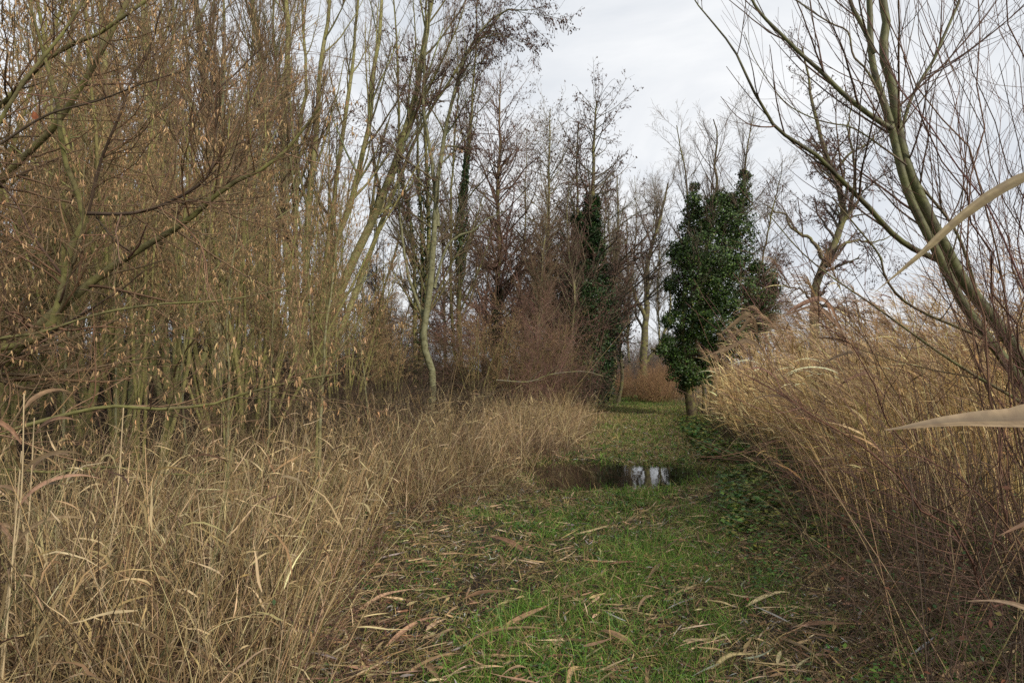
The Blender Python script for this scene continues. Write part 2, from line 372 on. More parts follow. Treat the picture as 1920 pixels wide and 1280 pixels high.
turf(26000, 2.3, 12, 1.0, .15, .0028, lambda x, y: (vnoise(x, y, 1.5) + .7 * vnoise(x, y, 3.7, 3) > .62) & (np.abs(x - (Lx(y) + Rx(y)) / 2 - .2) < 1.15), (4, 5, 2, 1, .1), S=4, up=.45, per=60, cl=.06)
tag(g.build('green_grass', M_green), 'short green turf growing in patches along the muddy track', 'grass', kind='stuff')
g = Geo()
turf(60000, 2.3, 30, 1.0, .11, .0020, lambda x, y: np.ones(len(x), bool), (0, 0, .3, 2, 5), up=.85)
tag(g.build('yellowed_grass', M_straw), 'yellowed matted grass between the green patches of the track', 'grass', kind='stuff')

# low herbs and nettles: small leafy rosettes
def herbs(n, a, b, x0, x1, mask, size, cols, wts, hgt):
    D = sampleD(n, a, b); x = x0(D) + (x1(D) - x0(D)) * R.random(n); k = mask(x, D) & (pud(x, D) < -.05); x, D = x[k], D[k]
    per = 14; i = np.repeat(np.arange(len(D)), per); n = len(i); az = R.random(n) * 2 * PI; hh = R.random(n) * hgt
    C = np.stack([x[i] + R.normal(0, .025, n), D[i] + R.normal(0, .025, n), np.zeros(n)], 1); C[:, 2] = hz(C[:, 0], C[:, 1]) + .01 + hh
    d = np.stack([np.cos(az), np.sin(az), R.normal(.15, .25, n)], 1)
    s = size * (.6 + .8 * R.random(n)) * np.clip(D[i] / 5, .9, 2.2)
    g = Geo(); g.leaves(C, d, np.array([0, 0, 1.]) + R.normal(0, .25, (n, 3)), s, s * .75, mixtint(cols, wts, n, .2)); return g
HC = [(.07, .16, .035), (.13, .22, .04), (.26, .26, .06), (.055, .11, .03)]
g = herbs(2600, 2.3, 15, lambda D: Lx(D) - .3, lambda D: Rx(D) + 1.0, lambda x, y: vnoise(x, y, 1.8, 5) > .1, .022, HC, (4, 3, 1, 2), .05)
tag(g.build('low_herbs', M_green), 'small round leaved green herbs creeping through the track turf', 'herbs', kind='stuff')
g = herbs(1700, 5.2, 20, lambda D: Rx(D) - .5, lambda D: Rx(D) + 1.7, lambda x, y: vnoise(x, y, 1.1, 9) > -.35, .045, HC, (3, 2, 4, 3), .22)
tag(g.build('nettles', M_green), 'green and yellowing nettles along the foot of the reeds', 'nettles', kind='stuff')

g = herbs(900, 2.4, 6.5, lambda D: Rx(D) - .4, lambda D: Rx(D) + 2.4, lambda x, y: vnoise(x, y, 1.7, 14) > .0, .03, HC, (3, 3, 1, 2), .16)
tag(g.build('nettles', M_green), 'small green leaves among the dark stems in the lower right', 'nettles', kind='stuff')
g, _ = stems(420, 2.5, 7, lambda D: Rx(D) + .15, lambda D: Rx(D) + 3.2, (.5, 1.7), .0034, [(.10, .065, .045), (.24, .17, .09), (.38, .28, .15), (.06, .04, .03)], (3, 3, 2, 3), .35)
tag(g.build('dead_stems', M_straw), 'dark and tan dead stems crossing in the lower right corner', 'dead stems', kind='stuff')

# litter
LIT = [(.27, .18, .10), (.42, .31, .185), (.16, .095, .055), (.055, .042, .035), (.30, .28, .25)]
def litter_pts(n, a, b, x0, x1, p=1.0):
    D = sampleD(n, a, b, p); x = x0(D) + (x1(D) - x0(D)) * R.random(n); k = (D > 1.9) & (pud(x, D) < .1); return x[k], D[k]
def lying(x, D, L, W, cols, wts, S, g, zup=.012, tilt=.16, sweep=None, tip=.06, mid=.62):
    n = len(x); az = R.random(n) * 2 * PI if sweep is None else sweep + R.normal(0, .7, n) + PI * (R.random(n) < .4)
    B = np.stack([x, D, hz(x, D) + zup * (.4 + 1.6 * R.random(n))], 1)
    th0 = PI / 2 - np.abs(R.normal(tilt, tilt * .8, n)); kap = R.normal(.12, .3, n)
    Pt = lift(blade_paths(B, L, az, th0, kap, S, .05), .006)
    sd = np.array([0, 0, 1.]) + R.normal(0, .38, (n, 3))
    g.ribbons(Pt, wtaper(W, S, tip, mid), mixtint(cols, wts, n, .22, .07), unit(sd), fold=.35)
g = Geo()
x, D = litter_pts(52000, 2.1, 26, lambda D: Lx(D) - 1.4, lambda D: Rx(D) + 2.4)
n = len(x); lying(x, D, (.025 + .06 * R.random(n)) * np.clip(D / 6, 1, 2), (.0025 + .004 * R.random(n)) * np.clip(D / 6, 1, 2), LIT, (3, 2, 4, 4, 1.6), 2, g, .015, .25)
x, D = litter_pts(8500, 2.1, 15, lambda D: Lx(D) - .5, lambda D: Rx(D) + 2.0)
n = len(x); lying(x, D, .07 + .20 * R.random(n) ** 1.6, .003 + .008 * R.random(n) ** 1.5, LIT, (5, 4, 4, .6, .6), 5, g, .03, .10, sweep=.35)
# silvery willow leaves gathered on the mud
for cx, cy, r, m in ((1.02, 6.15, .30, 700), (-.1, 3.9, .3, 420), (1.9, 3.6, .35, 500), (2.6, 5.0, .35, 420), (-.5, 5.4, .3, 420), (1.2, 3.3, .2, 300)):
    x = cx + R.normal(0, r, m); D = cy + R.normal(0, r, m); lying(x, D, .03 + .03 * R.random(m), .003 + .003 * R.random(m), LIT, (1, 1, 2, 6, 4), 2, g, .015, .2)
tag(g.build('leaf_litter', M_litter), 'fallen reed and willow leaves strewn over track and verges', 'leaf litter', kind='stuff')
# ------------------------------------------------------------------ plants and trees
# ------------------------------------------------------------------ trees
def catkins(par, n, ln, rad, cols, wts, g, t0=.3, t1=1.0, S=2, k=3, swing=.28):
    Pp, Rp = par; S1 = Pp.shape[1]; i = R.permutation(len(Pp))[(len(Pp) * R.random(n) ** 1.6).astype(int)]; t = t0 + (t1 - t0) * R.random(n); q = t * (S1 - 1)
    j = np.minimum(q.astype(int), S1 - 2); f = (q - j)[:, None]; p = Pp[i, j] * (1 - f) + Pp[i, j + 1] * f
    i = np.repeat(np.arange(n), 2); p = p[i]; m = len(p)
    d = unit(np.array([0, 0, -1.]) + R.normal(0, swing, (m, 3)))
    L = ln * (.35 + .95 * R.random(m)); C = march(p, d, L, S, .12, .1, (0, 0, -1))
    prof = np.array([.45, 1, .55]) if S == 2 else np.interp(np.linspace(0, 1, S + 1), [0, .2, .8, 1], [.5, 1, .95, .35])
    g.tubes(C, (rad * (.8 + .4 * R.random(m)))[:, None] * prof[None], k, mixtint(cols, wts, m, .18))
CAT = [(.38, .25, .125), (.48, .33, .18), (.28, .17, .085)]
CONE = [(.06, .038, .028), (.10, .058, .042), (.17, .085, .065)]
def spread(trunks, spec, rmin=.0035):
    """levels of branches grown from the trunks; spec rows: n, t0, t1, ang, L, S, wig, trop, rr, shape"""
    out = []; par = trunks
    for row in spec:
        n, t0, t1, ang, L, S, wig, trop, rr, shape = row[:10]; kw = row[10] if len(row) > 10 else {}
        src = par if not kw.get('from') else tuple(np.concatenate([a[0] if z == 0 else a[1] for a in kw['from']]) for z in (0, 1))
        kw = {k: v for k, v in kw.items() if k != 'from'}
        par = spawn(src, n, t0, t1, ang, L, S, wig, trop, rr, rmin, shape, **kw); out.append(par)
    return out
def uni(stems, S=20):            # [(pts, r0, r1)] -> arrays
    Pt = np.stack([resample(p, S) for p, _, _ in stems]); Rd = np.stack([np.linspace(a, b, S + 1) for _, a, b in stems])
    return Pt, Rd
def limb_noise(T, s=.03):
    Pt, Rd = T; n, S1, _ = Pt.shape
    j = np.cumsum(R.normal(0, s, Pt.shape), 1); j -= np.linspace(0, 1, S1)[None, :, None] * j[:, -1:] * .6; j[:, 0] = 0
    return Pt + j, Rd * np.exp(R.normal(0, .03, Rd.shape))
def woody(root, T, levels, tcol, bcol, wcol, mat=None, tk=8, nl=1, name='trunk', rough=True, tapers=None):
    """trunks one mesh each, then one crown mesh"""
    mat = mat or M_bark
    for i in range(len(T[0])):
        g = Geo(); rd = T[1][i].copy(); rd[0] *= 1.25; g.tubes(T[0][i], rd, tk, tcol); g.build(name, mat, root)
    g = Geo()
    for q, (Pt, Rd) in enumerate(levels):
        c = bcol if q < nl else wcol; g.tubes(Pt, Rd, 5 if q == 0 else (4 if q == 1 else 3), tint(c, len(Pt), .15))
    return g.build('crown', M_twig, root)
def ivy_on(T, n, t0, t1, rad, size=.075, cols=((.018, .042, .012), (.028, .062, .015), (.05, .09, .022)), rmul=None):
    Pt, Rd = T; S1 = Pt.shape[1]; i = R.integers(0, len(Pt), n); t = t0 + (t1 - t0) * R.random(n); q = t * (S1 - 1); j = np.minimum(q.astype(int), S1 - 2); f = (q - j)[:, None]
    p = Pt[i, j] * (1 - f) + Pt[i, j + 1] * f
    a = R.random(n) * 2 * PI; lump = .62 + .55 * np.sin(t * 37 + i * 2 + 1.3 * a) * np.sin(t * 61 + 2 * a + 1)
    rr = rad * (.22 + .95 * np.exp(-(((t - t0) / (t1 - t0) - .36) / .27) ** 2)) * lump * (.5 + .6 * R.random(n)) + Rd[i, j]
    o = np.stack([np.cos(a), np.sin(a), R.normal(0, .2, n)], 1)
    g = Geo(); d = unit(o * .5 + R.normal(0, .6, (n, 3)) + [0, 0, -.3]); s = size * (.6 + .7 * R.random(n))
    g.leaves(p + o * rr[:, None], d, unit(o + R.normal(0, .5, (n, 3))), s, s * .9, mixtint(cols, (4, 4, 1), n, .25)); return g

def base_trunk(H, lean=.04, wig=.02, S=14, r=.12, off=(0, 0)):
    a = R.random() * 2 * PI; d = np.array([math.cos(a) * lean, math.sin(a) * lean, 1.]); p = [np.array([off[0], off[1], 0.])]
    for i in range(S):
        d = unit(d + R.normal(0, wig, 3) * [1, 1, .2] + [0, 0, .02]); p.append(p[-1] + d * H / S)
    return np.array(p), np.linspace(r, r * .12, S + 1)
OL, GR, TW, RED, DK = (.18, .165, .08), (.22, .20, .155), (.135, .090, .055), (.150, .082, .070), (.085, .062, .045)

def proto_alder(H=14, r=.14, ivy=0, twc=(.15, .105, .08), cones=4500):
    root = empty('alder_tree'); T = base_trunk(H, .03, .015, 16, r); T = (T[0][None], T[1][None])
    lv = spread(T, [(95, .18, .99, 1.0, .25, 7, .10, .05, .42, .72), (1000, .2, 1, .85, .42, 5, .13, .03, .5, .5), (7000, .1, 1, .75, .42, 3, .16, -.03, .55, .4)], .005)
    woody(root, T, lv, (.11, .10, .065), (.10, .085, .06), twc)
    g = Geo(); catkins(lv[2], cones, .05, .012, CONE, (4, 3, 2), g); g.build('cones', M_catkin, root)['kind'] = 'stuff'
    if ivy: ivy_on(T, ivy, .02, .55, .55, .10).build('ivy', M_ivy, root)
    return root
def proto_stool(H=14, n=5, r=.10, spreadr=.22, tcol=OL, ivy=0, twc=(.18, .12, .075)):
    root = empty('multi_stemmed_tree'); Ps, Rs = [], []
    for i in range(n):
        a = 2 * PI * i / n + R.random(); p, q = base_trunk(H * (.75 + .3 * R.random()), spreadr * (.3 + R.random()), .02, 16, r * (.7 + .5 * R.random()), (math.cos(a) * .2, math.sin(a) * .2)); Ps.append(p); Rs.append(q)
    T = (np.array(Ps), np.array(Rs))
    lv = spread(T, [(20 * n, .22, .98, .55, .25, 7, .07, .10, .45, .6), (800, .15, 1, .6, .45, 5, .10, .08, .5, .5), (5200, .1, 1, .6, .5, 3, .12, .05, .55, .4)], .004)
    woody(root, T, lv, tcol, tcol, twc)
    if ivy: ivy_on((T[0][:2], T[1][:2]), ivy, .02, .5, .3, .09).build('ivy', M_ivy, root)
    return root
def proto_hazel(H=7, n=16, twc=(.25, .17, .09), cat=4200, r=.03):
    root = empty('hazel_bush'); B = np.zeros((n, 3)); a = R.random(n) * 2 * PI; B[:, 0] = np.cos(a) * .25; B[:, 1] = np.sin(a) * .25
    ln = R.random(n) * .34 + .03; d = unit(np.stack([np.cos(a) * ln, np.sin(a) * ln, np.ones(n)], 1))
    Pt = march(B, d, H * (.65 + .5 * R.random(n)), 12, .05, .01); T = (Pt, (r * (.6 + .7 * R.random(n)))[:, None] * np.linspace(1.1, .25, 13)[None])
    lv = spread(T, [(150, .30, .98, .65, .34, 6, .10, .05, .5, .5), (760, .1, 1, .75, .48, 4, .14, .03, .55, .4), (2000, .1, 1, .7, .5, 3, .14, .02, .6, .3)], .003)
    woody(root, T, lv, (.20, .175, .072), (.18, .15, .07), twc, tk=6)
    g = Geo(); catkins(lv[1], cat, .045, .0048, CAT, (4, 2, 2), g); catkins(lv[2], cat // 2, .045, .0048, CAT, (4, 2, 2), g); g.build('catkins', M_catkin, root)['kind'] = 'stuff'
    return root
def proto_shrub(H=3.0, n=26, twc=(.12, .08, .055), nm='bare_shrub', m=5200, wide=.9, buds=None):
    root = empty(nm); a = R.random(n) * 2 * PI; q = R.random(n) ** .5 * .45 * H * .5; B = np.stack([np.cos(a) * q, np.sin(a) * q, 0 * a], 1)
    ln = R.random(n) * wide; d = unit(np.stack([np.cos(a) * ln, np.sin(a) * ln, np.ones(n)], 1))
    Pt = march(B, d, H * (.55 + .5 * R.random(n)), 8, .10, -.01); T = (Pt, (.016 * (.6 + .7 * R.random(n)))[:, None] * np.linspace(1, .3, 9)[None])
    lv = spread(T, [(240, .05, .98, .8, .45, 5, .14, .03, .55, .3), (1300, .1, 1, .8, .5, 4, .16, .02, .6, .3), (m, .1, 1, .8, .5, 3, .16, .0, .7, .3)], .003)
    g = Geo(); g.tubes(*T, 5, twc); g.build('stems', M_bark, root); g = Geo()
    for p_, r_ in lv: g.tubes(p_, r_, 3, tint(twc, len(p_), .2))
    g.build('twigs', M_twig, root)
    if buds: g = Geo(); catkins(lv[2], buds[0], .03, .006, [buds[1]], (1,), g); g.build('buds', M_catkin, root)['kind'] = 'stuff'
    return root
def proto_spreading(H=13, r=.22, twc=(.15, .125, .095), col=(.16, .145, .10)):
    root = empty('spreading_tree'); T0 = base_trunk(H * .55, .05, .05, 10, r); T0 = (T0[0][None], np.linspace(r, r * .55, 11)[None])
    lv = spread(T0, [(9, .35, 1, .55, 1.15, 10, .10, .05, .6, .1), (70, .25, 1, .7, .42, 7, .14, .05, .5, .4), (520, .15, 1, .75, .42, 5, .16, .04, .5, .4), (3000, .1, 1, .7, .5, 3, .16, .03, .6, .4)], .004)
    woody(root, T0, lv, col, col, twc, nl=2); return root

PX = {}
def place(kind, builder, spots, cat, group):
    """spots: (px, D, scale, label); the first uses the builder's own object, the rest are copies"""
    for i, (px, D, s, lab) in enumerate(spots):
        vs = PX.setdefault(kind, []); b = builder[i % len(builder)]
        if i < len(builder): o = b(); vs.append(o)
        else: o = copy_tree(vs[i % len(builder)])
        x = (px - 960) / F * D; o.location = (x, D, float(hz(x, D)) - .05); o.rotation_euler.z = R.random() * 2 * PI; o.scale = (s, s, s * (.95 + .12 * R.random()))
        tag(o, lab, cat, group)

# --- hero: right willow leaning in from the right edge
def hero(name, base, label, cat, group=None):
    o = empty(name, base); tag(o, label, cat, group); return o
WB = P(2060, 940, 4.8); WB[2] = float(hz(WB[0], WB[1]))
wl = hero('willow_tree', WB, 'olive barked willow leaning in from the right edge with a forked trunk', 'tree')
WD = 4.8
def lp(l, D=None): return np.array([P(a[0], a[1], a[2] if len(a) > 2 else D) for a in l]) - WB
A = uni([(np.vstack([[[0, 0, 0]], lp([(1985, 800), (1920, 682), (1869, 607), (1807, 528), (1776, 470), (1745, 410), (1717, 350), (1697, 300), (1681, 225), (1672, 157), (1655, 100), (1662, 40), (1652, -20), (1640, -200, 4.9), (1650, -420, 5.1)], WD)]), .058, .017),
         (np.vstack([[[-.1, -.03, 0]], lp([(1975, 840), (1920, 727), (1864, 649), (1813, 581), (1780, 520), (1745, 450), (1712, 385), (1690, 320), (1668, 225), (1645, 155), (1633, 98), (1630, 0), (1615, -180, 4.6), (1590, -380, 4.4)], WD - .05)]), .047, .014)], 44)
for i in (0, 1):
    g = Geo(); g.tubes(A[0][i], A[1][i] * np.exp(R.normal(0, .02, 45)), 12, (.10, .098, .045)); g.build('trunk', M_smooth, wl)
BR = uni([(lp([(1672, 242), (1630, 215), (1580, 175), (1540, 135), (1500, 100), (1465, 65), (1430, 30), (1410, 0), (1385, -60)], 4.6), .020, .008),
          (lp([(1760, 488, 4.8), (1710, 465, 4.7), (1670, 435, 4.6), (1630, 390, 4.5), (1600, 360, 4.4), (1560, 320, 4.3), (1530, 290, 4.2), (1490, 265, 4.2), (1455, 240, 4.1), (1430, 200, 4.1), (1410, 165, 4.0), (1380, 100, 4), (1355, 65, 4), (1305, 5, 4), (1290, -20, 4)]), .023, .0035),
          (lp([(1692, 239), (1706, 191), (1726, 152), (1751, 112), (1765, 79), (1785, 34), (1799, 0), (1815, -60)], 4.9), .014, .010),
          (lp([(1640, 100), (1619, 53), (1602, 22), (1594, 0), (1580, -60)], 4.7), .018, .012),
          (lp([(1885, 690, 4.7), (1850, 640, 4.6), (1800, 615, 4.5), (1740, 590, 4.4), (1690, 560, 4.3), (1660, 520, 4.2), (1650, 480, 4.2), (1610, 430, 4.1), (1560, 370, 4.0)]), .014, .004),
          (lp([(1960, 790, 4.4), (1900, 745, 4.3), (1830, 705, 4.2), (1760, 660, 4.1), (1690, 610, 4.0), (1620, 560, 3.9), (1560, 520, 3.9), (1500, 470, 3.9), (1440, 400, 3.8)]), .012, .003),
          (lp([(1658, 195), (1625, 132), (1600, 105), (1590, 60), (1560, 45), (1520, 20), (1480, -10)], 4.5), .009, .004),
          (lp([(1700, 310), (1660, 280), (1600, 240), (1560, 232), (1520, 220), (1470, 190), (1420, 120), (1395, 60)], 4.3), .007, .002),
          (lp([(1710, 330), (1790, 430), (1830, 540)], 4.9)[::-1], .012, .010)], 22)
for i in range(len(BR[0])):
    g = Geo(); g.tubes(BR[0][i], BR[1][i], 8, (.085, .078, .042) if i < 4 else (.12, .09, .05)); g.build('branch', M_smooth, wl)
W1 = spawn(BR, 72, .1, 1, .55, 1.001, 10, .045, .055, .5, .0018, .3, .25, side=(0, 0, .5))
W1b = spawn(A, 34, .35, 1, .6, 1.301, 10, .05, .06, .25, .002, .2, .25)
W1[0][:] = W1[0]; W2 = spawn((np.concatenate([W1[0], W1b[0]]), np.concatenate([W1[1], W1b[1]])), 260, .1, .95, .45, .55, 7, .05, .05, .6, .0014, .3)
g = Geo()
for Pt, Rd in (W1, W1b, W2): g.tubes(Pt, Rd, 4, tint((.10, .062, .042), len(Pt), .2))
g.build('crown', M_twig, wl)

# --- osier bushes: reddish whips at the right edge
def whips(base, n, tgt, r, col, D, side=0, sub=120):
    """whips rising from one stool towards the screen spread tgt=(x0,x1,y)"""
    T = []
    for i in range(n):
        e = P(tgt[0] + (tgt[1] - tgt[0]) * R.random(), tgt[2] + R.normal(0, 140), D + R.normal(0, .7)) - base
        m = e * .5 + np.array([(R.random() - .5) * .6, (R.random() - .5) * .4, .12 - side * .05 * e[0]])
        s = np.array([R.normal(0, .12), R.normal(0, .12), 0]); rr = r * (.6 + .8 * R.random())
        T.append((np.array([s, s * .4 + m * .5 + [R.normal(0, .05), 0, 0], m, e]), rr, rr * .3))
    T = limb_noise(uni(T, 16), .034); return T
osb = []
for bx, by, n, tgt, r, lab in ((3.35, 3.9, 22, (1500, 2200, -80), .0068, 'dense clump of dark red whips crossing at the upper right edge'),
                               (4.1, 4.6, 20, (1600, 2250, 60), .0062, 'bush of thin brown whips rising behind the leaning willow trunk'),
                               (3.1, 3.3, 9, (1400, 2000, 560), .0055, 'low leaning bush of reddish whips in the lower right corner')):
    b = np.array([bx, by, float(hz(bx, by))]); o = hero('osier_bush', b, lab, 'bush', 'whippy osier bushes at the right edge')
    T = whips(b, n, tgt, r, None, by)
    g = Geo(); g.tubes(*T, 5, tint((.105, .058, .038), n, .25)); g.build('whips', M_twig, o)
    S1 = spawn(T, 230, .15, .95, .6, .35, 7, .10, .05, .5, .0015, .5); g = Geo(); g.tubes(*S1, 3, tint((.11, .06, .045), 230, .25))
    S2 = spawn(S1, 260, .1, .95, .5, .45, 5, .07, .04, .7, .0012, .4); g.tubes(*S2, 3, tint((.11, .06, .045), 260, .25)); g.build('twigs', M_twig, o)

# --- hero: left hazel reaching in from the left edge
HB = np.array([-4.5, 4.6, float(hz(-4.5, 4.6))])
hzl = hero('hazel_bush', HB, 'mossy hazel reaching in from the left edge, hung with tan catkins', 'bush')
def hp(l): return np.array([P(*a) for a in l]) - HB
off = [[.1, 0, 0]]
HT = uni([(np.vstack([off, hp([(-120, 790, 4.5), (0, 688, 4.4), (60, 625, 4.3), (115, 575, 4.2), (190, 515, 4.2), (250, 475, 4.1), (300, 445, 4.1), (350, 415, 4.0), (425, 350, 3.9), (505, 310, 3.8), (555, 260, 3.8), (600, 200, 3.7)])]), .055, .006),
          (np.vstack([off, hp([(-130, 700, 4.4), (-40, 660, 4.3), (60, 640, 4.2), (105, 590, 4.1), (120, 515, 4.1), (138, 450, 4.0), (160, 400, 4.0), (135, 340, 3.9), (115, 275, 3.8), (112, 215, 3.8), (90, 130, 3.7), (60, 20, 3.6)])]), .045, .007),
          (np.vstack([off, hp([(-160, 560, 4.6), (-60, 400, 4.5), (0, 340, 4.4), (60, 280, 4.3), (100, 240, 4.2), (160, 150, 4.1), (210, 60, 4.0), (250, -20, 4.0)])]), .05, .012),
          (np.vstack([off, hp([(-170, 420, 4.2), (-60, 250, 4.1), (0, 200, 4.0), (100, 100, 3.9), (175, 70, 3.9), (240, 25, 3.8), (275, 0, 3.8), (310, -40, 3.8)])]), .04, .008),
          (np.vstack([off, hp([(-100, 860, 3.9), (0, 815, 3.8), (75, 790, 3.8), (200, 762, 3.7), (300, 767, 3.6), (400, 757, 3.6), (450, 740, 3.6), (550, 715, 3.5), (640, 700, 3.5)])]), .022, .004),
          (np.vstack([off, hp([(-100, 700, 4.0), (90, 620, 3.9), (200, 585, 3.8), (300, 570, 3.8), (400, 565, 3.7), (470, 555, 3.7), (540, 540, 3.7)])]), .018, .004),
          (np.vstack([off, hp([(-150, 500, 3.6), (-40, 300, 3.4), (40, 160, 3.3), (120, 60, 3.3), (180, -40, 3.3)])]), .025, .006),
          (np.vstack([off, hp([(-80, 900, 4.2), (0, 880, 4.2), (100, 885, 4.1), (200, 875, 4.1), (350, 890, 4.0), (450, 880, 4.0)])]), .014, .003)], 26)
for i in range(len(HT[0])):
    g = Geo(); g.tubes(HT[0][i], HT[1][i] * np.exp(R.normal(0, .05, 27)), 9, (.14, .125, .06)); g.build('stem', M_bark, hzl)
HBx = uni([(hp([(160, 400, 4.0), (245, 400, 3.9), (315, 380, 3.9), (390, 330, 3.8), (405, 250, 3.8), (408, 175, 3.7), (440, 140, 3.7), (500, 80, 3.7)]), .013, .004),
           (hp([(165, 400, 4.0), (190, 300, 3.9), (225, 215, 3.8), (250, 140, 3.8), (280, 95, 3.8), (300, 20, 3.7)]), .011, .004),
           (hp([(250, 475, 4.1), (215, 450, 4.0), (175, 400, 4.0), (170, 480, 3.9), (190, 510, 3.9)])[:3], .006, .004),
           (hp([(0, 270, 3.6), (90, 215, 3.6), (180, 190, 3.6), (260, 160, 3.5), (350, 130, 3.5)]), .008, .003),
           (hp([(120, 520, 4.1), (60, 440, 4.0), (30, 380, 4.0), (-10, 330, 4.0)]), .010, .004)], 20)
H1 = spawn(HT, 170, .25, 1, .8, 1.001, 9, .10, .04, .4, .0022, .35)
allp = (np.concatenate([a[:, ::2][:, :10] for a in (H1[0],)] + [np.stack([resample(b, 9) for b in HBx[0]])] * 3), np.concatenate([H1[1][:, :10]] + [np.linspace(.009, .003, 10)[None].repeat(5, 0)] * 3)) if False else H1
H2 = spawn(H1, 1000, .1, 1, .8, .5, 6, .12, .03, .6, .0016, .4); H2b = spawn(HBx, 120, .1, 1, .8, .601, 6, .12, .04, .5, .0018, .3)
H3 = spawn((np.concatenate([H2[0], H2b[0]]), np.concatenate([H2[1], H2b[1]])), 2600, .1, 1, .75, .5, 4, .14, .02, .7, .0013, .3)
g = Geo(); g.tubes(*HBx, 7, tint((.07, .05, .035), 5, .1))
for Pt, Rd in (H1, H2, H2b, H3): g.tubes(Pt, Rd, 4, tint((.16, .105, .06), len(Pt), .2))
g.build('crown', M_twig, hzl)
g = Geo(); catkins(H2, 800, .036, .0033, CAT, (4, 3, 2), g, S=5, k=5); catkins(H3, 1000, .036, .0033, CAT, (4, 3, 2), g, S=5, k=5); g.build('catkins', M_catkin, hzl)['kind'] = 'stuff'
g = Geo(); c = hp([(62, 208, 3.8)])[0]; m = 1; C = c[None]; g.leaves(C, np.array([[.5, 0, -1.]]), np.array([[0, -1., .2]]), .085, .05, tint((.20, .07, .03), m)); g.build('dead_leaf', M_litter, hzl)

# --- hero: the slim sapling in front of the wood
def sapling(px, D, forks, label, r=.022, n=60, col=(.17, .155, .075), cat=500, nm='sapling', group=None):
    x = (px - 960) / F * D; b = np.array([x, D, float(hz(x, D))]); o = hero(nm, b, label, 'tree', group)
    T = uni([(np.vstack([[[0, 0, -.05]], np.array([P(a, c, D + dd) for a, c, dd in l]) - b]), rr, rr * .15) for l, rr in forks], 22); T = limb_noise(T, .006)
    for i in range(len(T[0])): g = Geo(); g.tubes(T[0][i], T[1][i], 8, col); g.build('trunk', M_pale if i == 0 else M_bark, o)
    l1 = spawn(T, n, .3, .98, .55, .30, 7, .06, .05, .5, .002, .5); l2 = spawn(l1, n * 5, .1, 1, .6, .45, 5, .1, .03, .6, .0017, .3)
    g = Geo(); g.tubes(*l1, 4, tint((.15, .12, .06), len(l1[0]))); g.tubes(*l2, 3, tint((.14, .10, .055), len(l2[0]))); g.build('crown', M_bark, o)
    if cat: g = Geo(); catkins(l2, cat, .042, .0045, CAT, (4, 2, 2), g); g.build('catkins', M_catkin, o)['kind'] = 'stuff'
    return o
sapling(596, 7.4, [([(597, 880, 0), (600, 780, 0), (606, 700, 0), (612, 620, 0), (624, 520, .1), (636, 420, .2), (648, 330, .3)], .024),
                   ([(599, 800, 0), (602, 735, 0), (592, 680, 0), (584, 600, -.1), (578, 500, -.2), (580, 400, -.3), (590, 310, -.4)], .018),
                   ([(600, 790, 0), (606, 720, 0), (640, 655, .1), (676, 600, .2), (708, 548, .3)], .012)],
        'slim pale sapling forking low in the straw in front of the wood', cat=420)
sapling(432, 5.6, [([(428, 900, 0), (432, 800, 0), (436, 700, 0), (430, 600, 0), (440, 480, 0), (452, 360, .1)], .016), ([(426, 900, 0), (418, 760, 0), (400, 640, 0), (385, 520, 0), (372, 400, 0)], .012)],
        'thin greenish sapling standing in straw left of the pale forked sapling', cat=520, n=50)

for px, D, l, lab in ((118, 5.2, [(118, 860), (122, 700), (135, 540), (150, 380), (158, 200)], 'slim grey green rod nearest the left edge, rising from the straw'),
                      (212, 6.0, [(212, 860), (216, 700), (210, 540), (222, 380), (218, 180), (230, 20)], 'slim straight rod left of the olive hazel clump'),
                      (352, 6.4, [(350, 860), (340, 700), (345, 540), (330, 380), (335, 200)], 'slim rod between the hazel clump and the thin greenish sapling'),
                      (500, 8.0, [(500, 830), (506, 700), (512, 560), (508, 420), (520, 280)], 'slim rod between the two forked saplings'),
                      (690, 10.5, [(690, 800), (684, 720), (676, 640), (682, 540), (676, 440)], 'slim bare rod right of the pale forked sapling')):
    sapling(px, D, [([(q[0], q[1], .04 * k) for k, q in enumerate(l)], .013)], lab, n=40, cat=160, nm='hazel_rod', group='slim rods standing in the straw')

# --- hero: many stemmed tree of the left wood
def stemmed(name, px, D, stems_, label, cat, tcol, spec, twc, mat=None, group=None, rmin=.0038, cones=None, ivy=None, tk=9, nz=.02, S=24):
    x = (px - 960) / F * D; b = np.array([x, D, float(hz(x, D)) - .05]); o = hero(name, b, label, cat, group)
    def st(l, first):
        q = np.array([P(q[0], q[1], q[2] if len(q) > 2 else D) for q in l]) - b
        return np.vstack([[[R.normal(0, .12), R.normal(0, .12), 0]], q]) if first or l[0][1] >= 685 else q
    T = uni([(st(l, n_ == 0), rr, r1) for n_, (l, rr, r1) in enumerate(stems_)], S); T = limb_noise(T, nz)
    lv = spread(T, spec, rmin); woody(o, T, lv, tcol, tuple(.9 * c for c in tcol), twc, mat, tk)
    if cones: g = Geo(); catkins(lv[-1], cones[0], cones[1], cones[2], cones[3], (4, 3, 2), g); g.build('cones' if cones[3] is CONE else 'catkins', M_catkin, o)['kind'] = 'stuff'
    if ivy: ivy_on((T[0][:ivy[4]], T[1][:ivy[4]]), ivy[0], ivy[1], ivy[2], ivy[3], .085 if ivy[0] < 9000 else .075).build('ivy', M_ivy, o)
    return o, T, lv
SP_W = [(120, .22, .98, .45, .24, 8, .06, .09, .45, .5), (900, .15, 1, .55, .45, 6, .09, .08, .5, .5), (6500, .1, 1, .55, .5, 3, .12, .06, .6, .4)]
